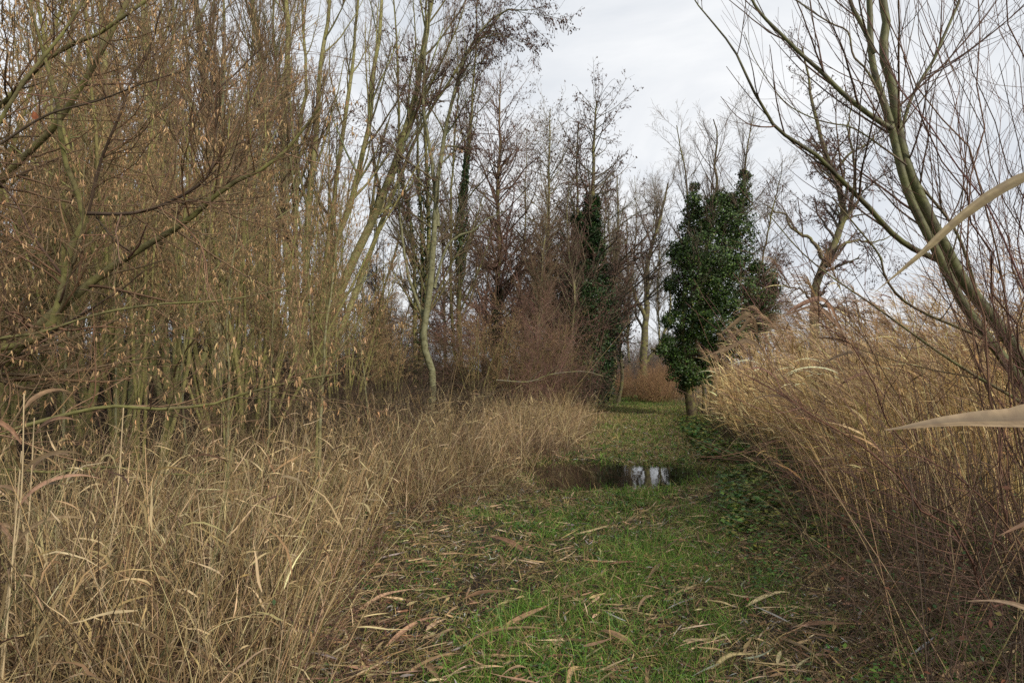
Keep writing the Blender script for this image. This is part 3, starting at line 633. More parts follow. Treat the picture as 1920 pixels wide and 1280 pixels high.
stemmed('multi_stemmed_tree', 568, 18, [
    ([(556, 700), (545, 560), (532, 400), (530, 250), (537, 125), (535, 0), (533, -150), (528, -300)], .15, .03),
    ([(562, 700), (553, 520), (552, 380), (555, 250), (570, 175), (562, 25), (560, -180)], .10, .02),
    ([(566, 700), (580, 480), (588, 340), (592, 300), (602, 125), (617, 0), (628, -200)], .13, .03),
    ([(570, 710, 18.3), (600, 560, 18.6), (625, 400, 19), (635, 300, 19), (662, 130, 19), (670, 0, 19), (682, -180, 19)], .11, .025),
    ([(575, 710), (600, 600), (630, 450, 17.5), (660, 370, 17.3), (687, 250, 17), (697, 165, 17), (715, 65, 17), (720, 0, 17), (726, -160, 17)], .12, .03),
    ([(582, 720), (615, 640), (625, 575), (660, 480, 17.8), (695, 410, 17.6), (725, 340, 17.5), (760, 240, 17.4), (780, 165, 17.3), (800, 50, 17.2), (830, -100, 17), (850, -240, 17)], .17, .03),
    ([(586, 725), (625, 650), (660, 560, 18.6), (700, 450, 18.8), (735, 360, 19), (772, 270, 19), (810, 200, 19), (870, 110, 19), (940, 20, 19)], .11, .02)],
    'big mossy many stemmed tree fanning out behind the pale forked sapling', 'tree', (.22, .205, .10), SP_W, (.18, .125, .08))
stemmed('multi_stemmed_tree', 405, 15, [
    ([(405, 700), (400, 500), (395, 300), (390, 200), (383, 100), (372, 0), (362, -200)], .17, .04),
    ([(398, 700), (372, 520), (360, 330), (355, 180), (346, 0), (338, -200)], .08, .02),
    ([(412, 700), (425, 500), (420, 330), (416, 180), (420, 40), (418, -160)], .07, .02)],
    'tall tree with a thick grey brown trunk rising left of the many stemmed tree', 'tree', (.19, .165, .105), SP_W, (.175, .12, .075))
stemmed('multi_stemmed_tree', 508, 21, [
    ([(512, 700), (508, 500), (503, 300), (500, 220), (487, 100), (470, 0), (455, -180)], .16, .04),
    ([(506, 700), (490, 500), (470, 330), (462, 200), (470, 80), (476, -100)], .09, .02),
    ([(516, 700), (520, 480), (528, 300), (518, 150), (512, 0), (510, -150)], .10, .02)],
    'tall greenish tree with three stems between the grey trunk and the big stool', 'tree', (.20, .185, .09), SP_W, (.175, .12, .075))
stemmed('multi_stemmed_tree', 245, 12, [
    ([(235, 800), (225, 600), (212, 400), (205, 200), (196, 50), (190, -150)], .11, .03), ([(250, 800), (262, 600), (278, 400), (280, 200), (270, 60), (262, -150)], .10, .03),
    ([(242, 800), (180, 560), (130, 380), (95, 200), (60, 0), (40, -150)], .08, .02), ([(248, 800), (320, 560), (330, 330), (318, 160), (325, 0)], .07, .02)],
    'four stemmed tree deep behind the hazel near the left edge', 'tree', (.19, .175, .085), SP_W, (.17, .115, .065))

# --- hero: alder by the track (the lichened trunk)
ALS = [(80, .42, .99, .75, .20, 8, .10, -.0, .45, .45), (800, .2, 1, .8, .42, 6, .12, -.05, .5, .4), (5000, .1, 1, .7, .42, 4, .14, -.10, .6, .3)]
stemmed('alder_tree', 808, 17, [
    ([(808, 780), (815, 715), (798, 650), (800, 610), (812, 550), (815, 475), (820, 425), (828, 325), (845, 225), (858, 165), (882, 100), (912, 60), (945, 35), (990, 30)], .115, .018),
    ([(814, 540), (826, 490), (845, 455), (880, 435), (915, 410), (950, 400)], .045, .01),
    ([(820, 425), (812, 340), (800, 250), (790, 150), (800, 40), (812, -60)], .06, .02),
    ([(800, 610), (780, 560), (760, 500), (752, 420), (748, 330), (742, 250)], .05, .012)],
    'lichen blotched alder with a crooked pale trunk at the edge of the track', 'tree', (.13, .125, .065), ALS, (.13, .085, .065), M_pale, cones=(5980, .05, 0.012, CONE), tk=12)
AL1 = [(150, .12, .995, .95, .30, 8, .10, .04, .4, .66), (1300, .2, 1, .85, .40, 5, .13, .03, .5, .5), (7000, .1, 1, .75, .42, 3, .16, -.03, .6, .4)]
AL2 = [(150, .16, .995, .95, .30, 8, .10, .04, .4, .6), (1100, .2, 1, .85, .40, 5, .13, .03, .5, .5), (5200, .1, 1, .75, .42, 3, .16, -.03, .6, .4)]
SLIM = [(90, .2, .98, .6, .20, 7, .08, .07, .45, .6), (800, .2, 1, .6, .45, 5, .12, .05, .5, .5), (4500, .1, 1, .6, .45, 3, .14, .03, .6, .4)]
def simple(name, px, D, ys, r, label, spec, tcol, twc, lean=0, group=None, **k):
    top = ys; l = [(px + lean * t + R.normal(0, 2.5), 700 + (top - 700) * t) for t in (.0, .2, .4, .6, .8, 1.0)]
    return stemmed(name, px, D, [(l, r, r * .12)], label, 'tree', tcol, spec, twc, group=group, **k)
GA = 'alders standing in the middle of the photo'
stemmed('slender_tree', 785, 22, [([(780, 700), (776, 560), (775, 475), (765, 400), (750, 310), (748, 200), (742, 60), (738, -60)], .09, .02), ([(790, 700), (800, 560), (802, 450), (800, 350), (795, 200), (800, 60), (806, -80)], .11, .02),
        ([(784, 700), (786, 500), (785, 400), (780, 275), (778, 120), (772, -40)], .08, .015)], 'group of slender stems with sparse ivy just behind the crooked alder', 'tree', (.13, .12, .055), SLIM, (.15, .11, .07), ivy=(2600, .0, .55, .16, 3))
stemmed('slender_tree', 866, 25, [([(862, 700), (860, 560), (864, 440), (868, 350), (880, 250), (890, 100), (894, -20)], .12, .02), ([(858, 700), (845, 560), (846, 400), (852, 280), (858, 160), (850, 20)], .08, .015)],
        'two slender stems clothed in ivy half way up, right of the crooked alder', 'tree', (.13, .12, .055), SLIM, (.14, .10, .07), ivy=(3200, .30, .62, .18, 1))
simple('alder_tree', 934, 27, 130, .17, 'tall alder with a straight reddish brown trunk left of the double alders', AL1, (.15, .10, .07), (.20, .125, .095), 4, GA, cones=(6760, .055, 0.013, CONE), ivy=(2500, .03, .35, .3, 1))
simple('alder_tree', 1032, 30, 205, .15, 'narrow alder standing between the reddish trunk and the ivy clad alder', AL1, (.19, .17, .10), (.22, .165, .10), 2, GA, cones=(6760, .055, 0.013, CONE), ivy=(2200, .1, .5, .3, 1))
simple('alder_tree', 980, 33, 240, .11, 'thin alder in the gap behind the reddish brown trunk', AL1, (.18, .16, .10), (.21, .15, .10), 8, GA, cones=(4680, .055, 0.013, CONE))
stemmed('alder_tree', 1112, 25, [([(1112, 700), (1110, 560), (1112, 420), (1114, 320), (1116, 240), (1120, 185)], .20, .03), ([(1106, 700), (1090, 520), (1084, 380), (1082, 290), (1085, 230)], .13, .02)],
        'tall alder with its lower half wrapped in dark ivy beside the track', 'tree', (.10, .09, .06), AL2, (.16, .105, .08), group=GA, cones=(8320, .055, 0.013, CONE), ivy=(60000, .05, .68, 1.25, 2))
simple('slender_tree', 1072, 24, 330, .07, 'slim pale trunk just left of the ivy clad alder', SLIM, (.20, .18, .11), (.13, .085, .065), -6)
simple('slender_tree', 1003, 21, 360, .05, 'slim lichened stem rising through the reddish bushes', SLIM, (.20, .18, .11), (.15, .10, .06), 22)

# --- hero: ivy covered tree right of the track
IX = P(1292, 780, 23); ib = np.array([IX[0], 23, float(hz(IX[0], 23)) - .05])
iv, T, lv = stemmed('ivy_covered_tree', 1292, 23, [
    ([(1292, 740), (1297, 660), (1318, 560), (1336, 470), (1345, 400), (1350, 330), (1352, 260), (1340, 225)], .15, .02),
    ([(1296, 690), (1330, 590), (1372, 480), (1390, 400), (1395, 330), (1400, 270), (1415, 215)], .11, .015),
    ([(1290, 700), (1285, 600), (1292, 500), (1298, 420), (1296, 340), (1285, 280), (1275, 230)], .10, .015),
    ([(1300, 640), (1360, 590), (1410, 530), (1432, 440), (1450, 370), (1465, 300)], .07, .01)],
    'tree smothered in dark green ivy with bare grey twigs above, right of the track', 'tree', (.075, .055, .038),
    [(150, .3, .99, .55, .24, 8, .08, .06, .4, .5), (1300, .2, 1, .6, .42, 6, .11, .05, .5, .4), (5500, .1, 1, .6, .45, 4, .13, .04, .6, .3)], (.17, .135, .10), nz=.03)
lobes = [(1299, 372, 13), (1297, 395, 16), (1392, 348, 11), (1388, 372, 18), (1368, 395, 26), (1335, 408, 42), (1378, 430, 34), (1298, 432, 28), (1268, 468, 17), (1282, 478, 26), (1320, 480, 50), (1375, 490, 36), (1300, 535, 48),
         (1360, 545, 52), (1415, 545, 30), (1290, 596, 44), (1345, 608, 55), (1408, 612, 34), (1432, 560, 18), (1284, 655, 34), (1335, 660, 36), (1275, 690, 24), (1296, 705, 19), (1388, 640, 30), (1283, 724, 12), (1322, 706, 13), (1250, 600, 10), (1258, 535, 12), (1446, 528, 10), (1438, 600, 16), (1425, 575, 30), (1450, 545, 12), (1436, 520, 18), (1240, 655, 10), (1400, 330, 6), (1391, 325, 7), (1300, 350, 8), (1345, 372, 12), (1362, 375, 12), (1415, 500, 12), (1250, 640, 12), (1265, 665, 16)]
g = Geo()
for px, py, rp in lobes:
    c = P(px, py, 23 + R.normal(0, .35)) - ib; rr = rp / F * 23; n = int(220 + 7600 * rr * rr); u = unit(R.normal(size=(n, 3)))
    rad = rr * (.80 + .22 * R.random(n)) * (1 + .32 * np.sin(u[:, 0] * 5 + px) * np.sin(u[:, 2] * 6 + py) + .16 * np.sin(u[:, 1] * 11 + u[:, 2] * 9)); rad = np.where(R.random(n) < .2, rad * R.random(n), rad) * (1 + .25 * (R.random(n) < .06))
    p = c + u * rad[:, None] * [1, 1.25, 1]; s = .066 * (.5 + .9 * R.random(n))
    g.leaves(p, unit(u * .4 + R.normal(0, .5, (n, 3)) + [0, 0, -.5]), unit(u + R.normal(0, .45, (n, 3)) + [0, 0, .3]), s, s * .95, mixtint([(.022, .046, .009), (.036, .070, .012), (.065, .12, .018), (.13, .15, .03)], (4, 4, 1.6, .3), n, .22))
g.build('ivy', M_ivy, iv)
g = Geo(); cr = P(1430, 600, 23) - ib   # reddish twiggy branch poking out of the ivy on the right
b0 = uni([(np.array([P(1350, 640, 22.4), P(1390, 620, 22), P(1425, 590, 22), P(1450, 560, 22)]) - ib, .03, .006), (np.array([P(1350, 610, 22.4), P(1400, 580, 22), P(1440, 600, 22), P(1470, 610, 22)]) - ib, .03, .006)], 8)
b1 = spawn(b0, 60, .3, 1, .9, .901, 5, .15, .02, .5, .004, .3); b2 = spawn(b1, 700, .1, 1, .8, .4, 3, .16, 0, .6, .0035, .3)
for q in (b0, b1, b2): g.tubes(*q, 3, tint(RED, len(q[0])))
g.build('branch', M_twig, iv)
o2 = hero('bare_shrub', np.array([(1316 - 960) / F * 23.6, 23.6, 0.]), 'short dark stems growing beside the foot of the ivy tree', 'bush')
T2 = uni([(np.array([[0, 0, 0], [.05, 0, .8], [.02, 0, 1.8], [.2, 0, 3]]), .06, .02), (np.array([[.3, 0, 0], [.32, 0, .8], [.45, .1, 1.7], [.5, 0, 2.6]]), .045, .015)], 8); s1 = spawn(T2, 60, .3, 1, .7, .4, 5, .1, .05, .4, .004, .4)
g = Geo(); g.tubes(*T2, 7, (.06, .045, .032)); g.build('stems', M_bark, o2); g = Geo(); g.tubes(*s1, 3, tint(TW, 60)); g.build('twigs', M_twig, o2)

# --- hero: open alder behind the reeds
OA = [(95, .25, .99, .95, 2.2, 9, .16, .03, .45, .5), (900, .2, 1, .85, .42, 6, .17, .0, .5, .4), (7000, .1, 1, .8, .40, 4, .18, -.04, .6, .3)]
stemmed('alder_tree', 1530, 25, [([(1530, 700), (1532, 600), (1536, 540), (1548, 490), (1572, 440), (1584, 400), (1576, 360), (1566, 320), (1545, 280), (1530, 230), (1520, 160), (1508, 90)], .23, .03),
        ([(1550, 490), (1530, 455), (1500, 440), (1478, 410), (1450, 395), (1430, 380)], .085, .02), ([(1572, 440), (1600, 400), (1612, 350), (1606, 300), (1590, 240), (1600, 180)], .09, .02),
        ([(1548, 500), (1575, 470), (1610, 455), (1650, 460), (1680, 440)], .075, .015), ([(1534, 570), (1500, 540), (1470, 530), (1440, 500)], .055, .012), ([(1566, 320), (1600, 290), (1640, 260), (1660, 230)], .06, .012)],
        'crooked open alder standing alone behind the reed bed', 'tree', (.13, .11, .075), OA, (.17, .11, .095), cones=(8320, .05, 0.012, CONE), nz=.04, tk=10)

# --- trees at the far bend of the track
stemmed('spreading_tree', 1208, 42, [([(1207, 690), (1208, 640), (1212, 590), (1215, 520), (1222, 460), (1240, 400), (1250, 340)], .30, .05), ([(1196, 712), (1206, 682), (1222, 660), (1240, 620), (1252, 560), (1256, 480)], .16, .03),
        ([(1212, 600), (1190, 540), (1178, 470), (1172, 400)], .16, .03), ([(1222, 655), (1250, 650), (1280, 640), (1300, 650)], .08, .02)],
        'broad bare tree with a leaning side trunk at the far bend', 'tree', (.095, .08, .055), [(50, .3, 1, .7, .3, 8, .12, .04, .45, .4), (420, .2, 1, .7, .45, 6, .14, .03, .5, .4), (3000, .1, 1, .7, .45, 3, .15, .02, .6, .3)], (.155, .125, .095), rmin=.006, nz=.05)
for px, D, ln, r, lab in ((1146, 38, 12, .19, 'pale straight trunk nearest the ivy clad alder at the far bend'), (1160, 33, -26, .11, 'thin dark trunk leaning left over the far end of the track'), (1134, 46, 2, .14, 'faint trunk half hidden by ivy at the far bend'), (1178, 52, 14, .13, 'distant slanting trunk between the thin dark trunk and the broad bare tree'), (1236, 54, -6, .10, 'dim upright trunk just right of the broad bare tree')):
    simple('slender_tree', px, D, 330, r, lab, SLIM, (.15, .13, .08), (.14, .105, .07), ln, 'trees at the far bend of the track', rmin=.005)

# --- wood behind and beside: copies of a few grown kinds
GW = 'trees of the wood on the left'
place('stoolw', [lambda: proto_stool(14, 5, .10), lambda: proto_stool(13, 4, .12, .15, (.15, .135, .08)), lambda: proto_stool(12, 6, .08, .25, OL, 5000)], [
    (60, 13, 1.0, 'multi stemmed tree directly behind the left hazel limbs at the left edge'), (150, 17, 1.05, 'thin stemmed tree in the wood between the left edge and the four stemmed tree'),
    (-60, 16, 1.0, 'ivy touched tree cut by the left edge of the photo'), (310, 21, 1.1, 'tree deep in the wood right of the four stemmed tree'), (455, 27, 1.05, 'far tree seen between the grey trunk and the three stemmed tree'),
    (230, 26, 1.1, 'far tree behind the four stemmed tree'), (20, 24, 1.1, 'far tree deep in the wood at the left edge'), (110, 32, 1.15, 'farthest tree in the dense left part of the wood'),
    (370, 33, 1.15, 'farthest tree behind the thick grey trunk'), (650, 30, .95, 'distant tree seen through the fan of the big stool'), (590, 38, 1.05, 'distant tree straight behind the big stool'),
    (720, 36, .9, 'distant tree in the light gap right of the big stool'), (330, 14.5, .9, 'slender tree between the four stemmed tree and the thick grey trunk')], 'tree', GW)
place('alders', [lambda: proto_alder(13, .13), lambda: proto_alder(12, .12, 3500)], [
    (905, 36, .95, 'dim alder behind the ivy clothed pair of stems'), (1060, 40, .95, 'dim alder behind the slim pale trunk'), (835, 40, 1.0, 'dim alder behind the crooked alder'),
    (700, 24, .62, 'small dark alder beneath the right leaning stems of the big stool'), (1000, 46, .95, 'farthest alder in the middle of the photo')], 'tree', 'dim alders behind the front row')
GH = 'hazels with tan catkins in the left wood'
place('hazels', [lambda: proto_hazel(5.5, 16), lambda: proto_hazel(5.3, 14), lambda: proto_hazel(4.9, 20, (.13, .085, .05))], [
    (250, 6.8, .95, 'hazel clump of olive rods rising from the straw left of the grey trunk'), (80, 7.6, 1.0, 'hazel clump hung with catkins behind the left hazel limbs'), (450, 9.2, 1.05, 'hazel hung with bright catkins in front of the three stemmed tree'),
    (520, 12, .9, 'catkin laden hazel at the foot of the big stool'),     (-60, 7.4, 1.1, 'hazel clump cut by the left edge'), (640, 14.5, .8, 'small hazel right of the foot of the big stool'), (895, 19.5, .62, 'olive stemmed hazel among the bushes right of the crooked alder'), (968, 20, .55, 'small hazel in front of the purplish bushes'), (1052, 22.5, .62, 'olive hazel left of the ivy clad alder'), (730, 17.5, .6, 'small hazel left of the crooked alder foot'), (10, 11.8, 1.15, 'tall hazel behind the left edge clump'), (420, 17.5, 1.15, 'hazel at the foot of the thick grey trunk')], 'bush', GH)
GS = 'bare twiggy shrubs under the trees'
place('shrubs', [lambda: proto_shrub(3.0, 28, (.075, .052, .035)), lambda: proto_shrub(2.6, 24, (.10, .075, .04)), lambda: proto_shrub(3.4, 26, (.065, .043, .032))], [
    (100, 15, 1.0, 'dark thicket behind the hazels near the left edge'), (240, 16, 1.0, 'dark thicket at the foot of the four stemmed tree'), (370, 18, 1.05, 'brown thicket behind the grey trunk foot'), (500, 19, 1.0, 'brown thicket left of the big stool foot'),
    (640, 21, 1.05, 'dim thicket right of the big stool foot'), (720, 18.5, .85, 'low brown thicket left of the crooked alder foot'), (740, 24, 1.1, 'dim thicket in the dark gap left of the crooked alder'), (850, 21, 1.1, 'olive thicket right of the crooked alder foot'),
    (1098, 22.5, .62, 'brown brush at the foot of the ivy clad alder'), (735, 27, 1.3, 'brown thicket filling the light gap left of the crooked alder'), (665, 26, 1.2, 'dim thicket under the right leaning stems of the big stool'), (620, 12.5, .42, 'low twiggy shrub in the straw right of the pale forked sapling'), (545, 9.5, .40, 'low twiggy shrub in the straw left of the pale forked sapling'), (700, 14.5, .45, 'low twiggy shrub before the small dark alder'), (760, 15.5, .42, 'low twiggy shrub beside the crooked alder foot'), (330, 7.8, .36, 'low twiggy shrub in the straw before the slim rods'), (440, 8.6, .42, 'low twiggy shrub behind the thin greenish sapling'), (150, 6.2, .34, 'low twiggy shrub in the straw at the left'), (880, 17.5, .42, 'low twiggy shrub behind the pale fine tussocks'), (655, 9.0, .30, 'smallest twiggy shrub at the edge of the track straw'),
    (-40, 19, 1.2, 'thicket cut by the left edge of the photo'), (20, 27, 1.3, 'far thicket at the left edge'), (180, 28, 1.3, 'far thicket behind the four stemmed tree'), (300, 29, 1.3, 'far thicket behind the slender wood tree'), (440, 31, 1.3, 'far thicket behind the grey trunk'),
    (560, 32, 1.3, 'far thicket straight behind the big stool'), (680, 34, 1.3, 'far thicket in the light gap of the wood'), (790, 30, 1.3, 'far thicket behind the crooked alder'), (900, 31, 1.3, 'far thicket behind the reddish bushes'), (1010, 34, 1.4, 'far thicket left of the ivy clad alder')], 'bush', GS)
place('redshrub', [lambda: proto_shrub(4.2, 26, (.18, .105, .08), 'reddish_shrub', 2300, .8, (1300, (.24, .12, .10))), lambda: proto_shrub(3.8, 22, (.17, .13, .065), 'reddish_shrub', 2300, .7, (1300, (.20, .15, .06)))], [
    (925, 22, 1.1, 'purplish bush of fine twigs right of the crooked alder'), (1012, 24, 1.1, 'olive bush hung with small buds left of the ivy clad alder'), (985, 20.5, 1.0, 'purplish bush leaning over the straw before the narrow alder'),
    (1040, 31, 1.25, 'olive bush behind the purplish ones left of the ivy clad alder'), (1020, 20.5, .5, 'low purplish bush spilling towards the track')], 'bush', 'reddish bushes in the middle')
place('farright', [lambda: proto_shrub(4.5, 26, (.12, .09, .085), 'bare_shrub', 5000), lambda: proto_shrub(3.8, 24, (.14, .10, .075), 'bare_shrub', 5000)], [
    (1445, 33, .95, 'hazy bare bush between the ivy tree and the open alder'), (1500, 36, 1.1, 'greyish bush left of the open alder foot'), (1600, 34, 1.1, 'greyish bush right of the open alder foot'), (1680, 38, 1.25, 'purplish bush behind the reeds under the leaning willow'),
    (1760, 36, 1.1, 'purplish bush behind the reeds by the forked willow trunk'), (1860, 38, 1.2, 'bare bush behind the reeds at the right edge'), (1960, 36, 1.2, 'bare bush cut by the right edge'), (1250, 52, 1.1, 'brown bush behind the leaning side trunk at the bend'), (1195, 50, .9, 'brown bush at the end of the track'), (1280, 47, .95, 'brown bush behind the ivy tree foot')], 'bush', 'bushes beyond the reeds')
place('farspread', [lambda: proto_spreading(12, .2)], [(1330, 46, .85, 'pale bare tree directly behind the ivy tree'), (1110, 58, .8, 'pale bare tree far behind the ivy clad alder'), (1445, 48, .62, 'far bare tree left of the open alder'), (1650, 60, .6, 'far bare tree right of the open alder'), (1290, 66, .7, 'pale bare tree beyond the bend')], 'tree', 'pale bare trees in the distance')
# tawny low scrub at the bend
place('tawny', [lambda: proto_shrub(1.9, 34, (.30, .18, .095), 'tawny_scrub', 6000, 1.3)], [(1200, 36, 1.0, 'tawny scrub at the inside of the far bend'), (1240, 34, .95, 'tawny scrub left of the ivy tree foot'), (1175, 41, 1.0, 'tawny scrub behind the thin leaning trunk'), (1262, 38, 1.2, 'tawny scrub behind the ivy tree foot')], 'scrub', 'tawny scrub at the far bend')
# far wood round the horizon
g = Geo(); n = 15000; az = np.where(R.random(n) < .75, R.normal(0, .55, n), R.random(n) * 2 * PI); d = 70 + 45 * R.random(n)
B = np.stack([np.sin(az) * d, np.cos(az) * d, 0 * d], 1); hgt = (2.2 + 2.6 * R.random(n)) * (1 + .4 * np.sin(az * 9) + .25 * np.sin(az * 31)); Pt = march(B, unit(R.normal(0, .3, (n, 3)) + [0, 0, 1]), hgt, 4, .18, .05); T = (Pt, np.full((n, 5), .035) * np.linspace(1, .3, 5))
s = spawn(T, 45000, .2, 1, .7, .4, 3, .2, .03, .6, .012, .3); g.tubes(*T, 3, tint((.10, .085, .06), n)); g.tubes(*s, 3, tint((.10, .08, .06), 45000))
tag(g.build('distant_wood', M_twig), 'low dim line of distant bare wood along the horizon', 'wood', kind='stuff')

# ------------------------------------------------------------------ ground tangle under the wood and brambles on the right
def brambles(n, a, b, x0, x1, L, r, col, mask=None, arch=2.2, lv=.5, leaf=(.03, [(.05, .10, .03), (.12, .12, .03), (.16, .06, .03)])):
    D = sampleD(n, a, b); x = x0(D) + (x1(D) - x0(D)) * R.random(n); B = np.stack([x, D, hz(x, D)], 1)
    Pt = lift(blade_paths(B, L * (.5 + .8 * R.random(n)), R.random(n) * 2 * PI, np.abs(R.normal(.3, .25, n)), np.abs(R.normal(arch, .5, n)), 8, .12), .015)
    T = (Pt, r * np.linspace(1, .4, 9)[None].repeat(n, 0) * np.clip(D / 6, .8, 2.5)[:, None]); g = Geo(); g.tubes(*T, 3, tint(col, n, .3))
    s = spawn(T, n * 2, .1, .95, .8, .3, 4, .12, 0, .6, .0016, .3); lift(s[0]); g.tubes(*s, 3, tint(col, n * 2, .3))
    m = int(n * 3 * lv); q = R.integers(0, len(s[0]), m); C = s[0][q, R.integers(1, 5, m)]; gl = Geo()
    gl.leaves(C, R.normal(size=(m, 3)) * [1, 1, .5], np.array([0, 0, 1.]) + R.normal(0, .4, (m, 3)), leaf[0] * (.6 + .8 * R.random(m)), leaf[0] * .6, mixtint(leaf[1], (4, 3, 2), m, .2)); return g, gl
g, gl = brambles(1500, 2.3, 16, lambda D: Rx(D) + .1, lambda D: Rx(D) + 2.0, 1.35, .0026, (.075, .048, .032), lv=.5)
o = tag(g.build('brambles', M_twig), 'dark tangled bramble stems along the right side of the track', 'brambles', kind='stuff'); gl.build('leaf', M_green, o)
g, gl = brambles(900, 2.6, 14, lambda D: Lx(D) - 3.0, lambda D: Lx(D) + .3, .8, .0018, (.10, .05, .04), lv=.4)
o = tag(g.build('brambles', M_twig), 'reddish bramble stems threading the straw on the left', 'brambles', kind='stuff'); gl.build('leaf', M_green, o)
g, gl = brambles(4200, 9, 45, lambda D: Lx(D) - 4 - D * .75, lambda D: Lx(D) - 2.5, 2.2, .0035, (.06, .042, .028), lv=.3)
o = tag(g.build('undergrowth', M_twig), 'dark tangle of twigs and brambles on the floor of the wood', 'undergrowth', kind='stuff'); gl.build('leaf', M_green, o)

# ------------------------------------------------------------------ reeds
RC = [(.60, .42, .19), (.74, .56, .285), (.42, .27, .12), (.22, .14, .075)]
def reeds(x, y, L, lean, S=6, nleaf=5, sr=.0032, plume=14, lw=.0085, ll=.30, lodr=1.0):
    """stalk, leaf and plume geometry of n reeds; the wind blows everything to the left"""
    n = len(x); gs, gl, gp = Geo(), Geo(), Geo(); B = np.stack([x, y, hz(x, y) - .02], 1)
    az = PI + R.normal(0, .9, n); Pt = blade_paths(B, L, az, lean, np.abs(R.normal(.10, .10, n)), S, .04)
    rr = (sr * (.75 + .5 * R.random(n)) * lodr)[:, None] * np.linspace(1, .4, S + 1)[None]; gs.tubes(Pt, rr, 3 if n > 50 else 6, mixtint(RC, (4, 3, 3, 1), n, .18))
    m = n * nleaf; i = np.repeat(np.arange(n), nleaf); t = .35 + .62 * R.random(m) ** .7; q = t * S; j = np.minimum(q.astype(int), S - 1); f = (q - j)[:, None]; p = Pt[i, j] * (1 - f) + Pt[i, j + 1] * f
    LS = 4 if n > 50 else 8; lp_ = blade_paths(p, ll * (.4 + .8 * R.random(m)), PI + R.normal(0, .7, m), np.clip(R.normal(1.1, .35, m), .2, 1.9), R.normal(.35, .5, m), LS, .06)
    ld = lodr if np.isscalar(lodr) else lodr[i]
    gl.ribbons(lp_, wtaper(lw * (.6 + .8 * R.random(m)) * ld, LS, .08, .5), mixtint(RC, (4, 3, 3, 1.2), m, .2), unit(np.array([0, 0, 1.]) + R.normal(0, .45, (m, 3))), fold=0 if n > 50 else .3)
    if plume:
        m = n * plume; i = np.repeat(np.arange(n), plume); p = Pt[i, -1] + (Pt[i, -2] - Pt[i, -1]) * (R.random(m) * .45)[:, None]
        pp = blade_paths(p, .12 + .16 * R.random(m), PI + R.normal(0, .35, m), np.clip(R.normal(.8, .3, m), .1, 1.6), R.normal(1.1, .4, m), 3, .1)
        ld = lodr if np.isscalar(lodr) else lodr[i]
        gp.ribbons(pp, wtaper(.0036 * (.7 + .6 * R.random(m)) * ld, 3, .3), mixtint([(.38, .26, .16), (.50, .36, .22), (.24, .15, .10)], (3, 3, 3), m, .2))
    return gs, gl, gp
def reed_pts(n, a, b, x0, x1, p=1.0):
    D = sampleD(n, a, b, p); x = x0(D) + (x1(D) - x0(D)) * R.random(n); return x, D
x1_, y1_ = reed_pts(3500, 5.3, 34, lambda D: np.where(D < 9, 3.3 + (D - 6) * .33, Rx(D) + .9) + .15 * np.sin(D * 3), lambda D: D * .95 + 1.2, .85)
lean = np.abs(R.normal(.05, .07, len(x1_))) + .15 * np.exp(-np.clip(x1_ - Rx(y1_) - .9, 0, 9) / .9)
Lr = np.where(R.random(len(x1_)) < .68, 1.5 + .8 * R.random(len(x1_)), 2.2 + .85 * R.random(len(x1_))) * (.72 + .28 * np.clip((x1_ - Rx(y1_) - .6) / 2.2, 0, 1))
gs, gl, gp = reeds(x1_, y1_, Lr, lean, nleaf=4, sr=.0052, lodr=np.clip(y1_ / 9, .9, 2.2), plume=7)
o = tag(gs.build('reed_bed', M_straw), 'dense tan reed bed swept to the left by the wind, right of the track', 'reed bed', kind='stuff'); gl.build('leaves', M_straw, o); gp.build('plumes', M_straw, o)
x2, y2 = reed_pts(650, 5.8, 18, lambda D: np.where(D < 9, 3.1 + (D - 6) * .33, Rx(D) + .4), lambda D: np.where(D < 9, 3.8 + (D - 6) * .6, Rx(D) + 2.5))
gs, gl, gp = reeds(x2, y2, .8 + 1.0 * R.random(len(x2)), np.abs(R.normal(.35, .25, len(x2))), nleaf=4, plume=0, lodr=np.clip(y2 / 9, .8, 1.6))
o = tag(gs.build('broken_reeds', M_straw), 'shorter broken reeds and dead stems along the front of the reed bed', 'reeds', kind='stuff'); gl.build('leaves', M_straw, o)

# single reeds one can pick out: stalk, leaves, plume
def reed_thing(base, stalk, leaves, label, r=.0035, plume=True, group=None, col=(.44, .31, .17), lw=.016):
    b = np.array(base); o = hero('reed', b, label, 'reed', group)
    T = uni([(np.array(stalk) - b, r, r * .5)], 18); g = Geo(); g.tubes(*T, 7, col); g.build('stalk', M_straw, o)
    for k, l in enumerate(leaves):
        q = resample(np.array(l) - b, 24)[None]; g = Geo(); sd = unit(np.array([[R.normal(0, .2), -1.0, .75]])); wv = lw * (.85 + .3 * R.random())
        g.blade(q[0], wtaper(np.array([wv]), 24, .04, .7)[0], sd[0], .35, tint((.21, .135, .08), 1, .12)[0]); g.build('leaf', M_reedleaf, o)
    if plume:
        m = 46; e = T[0][0, -1]; d = T[0][0, -3] - e; p = e + d * R.random(m)[:, None]; pp = blade_paths(p, .10 + .14 * R.random(m), PI + R.normal(0, .35, m), np.clip(R.normal(.9, .3, m), .1, 1.6), R.normal(1.2, .4, m), 4, .08)
        g = Geo(); g.ribbons(pp, wtaper(.0022 * (.7 + .6 * R.random(m)), 4, .3), mixtint([(.34, .22, .14), (.44, .31, .19)], (1, 1), m, .2)); g.build('plume', M_straw, o)
    return o
gz = lambda x, y: [x, y, float(hz(x, y))]
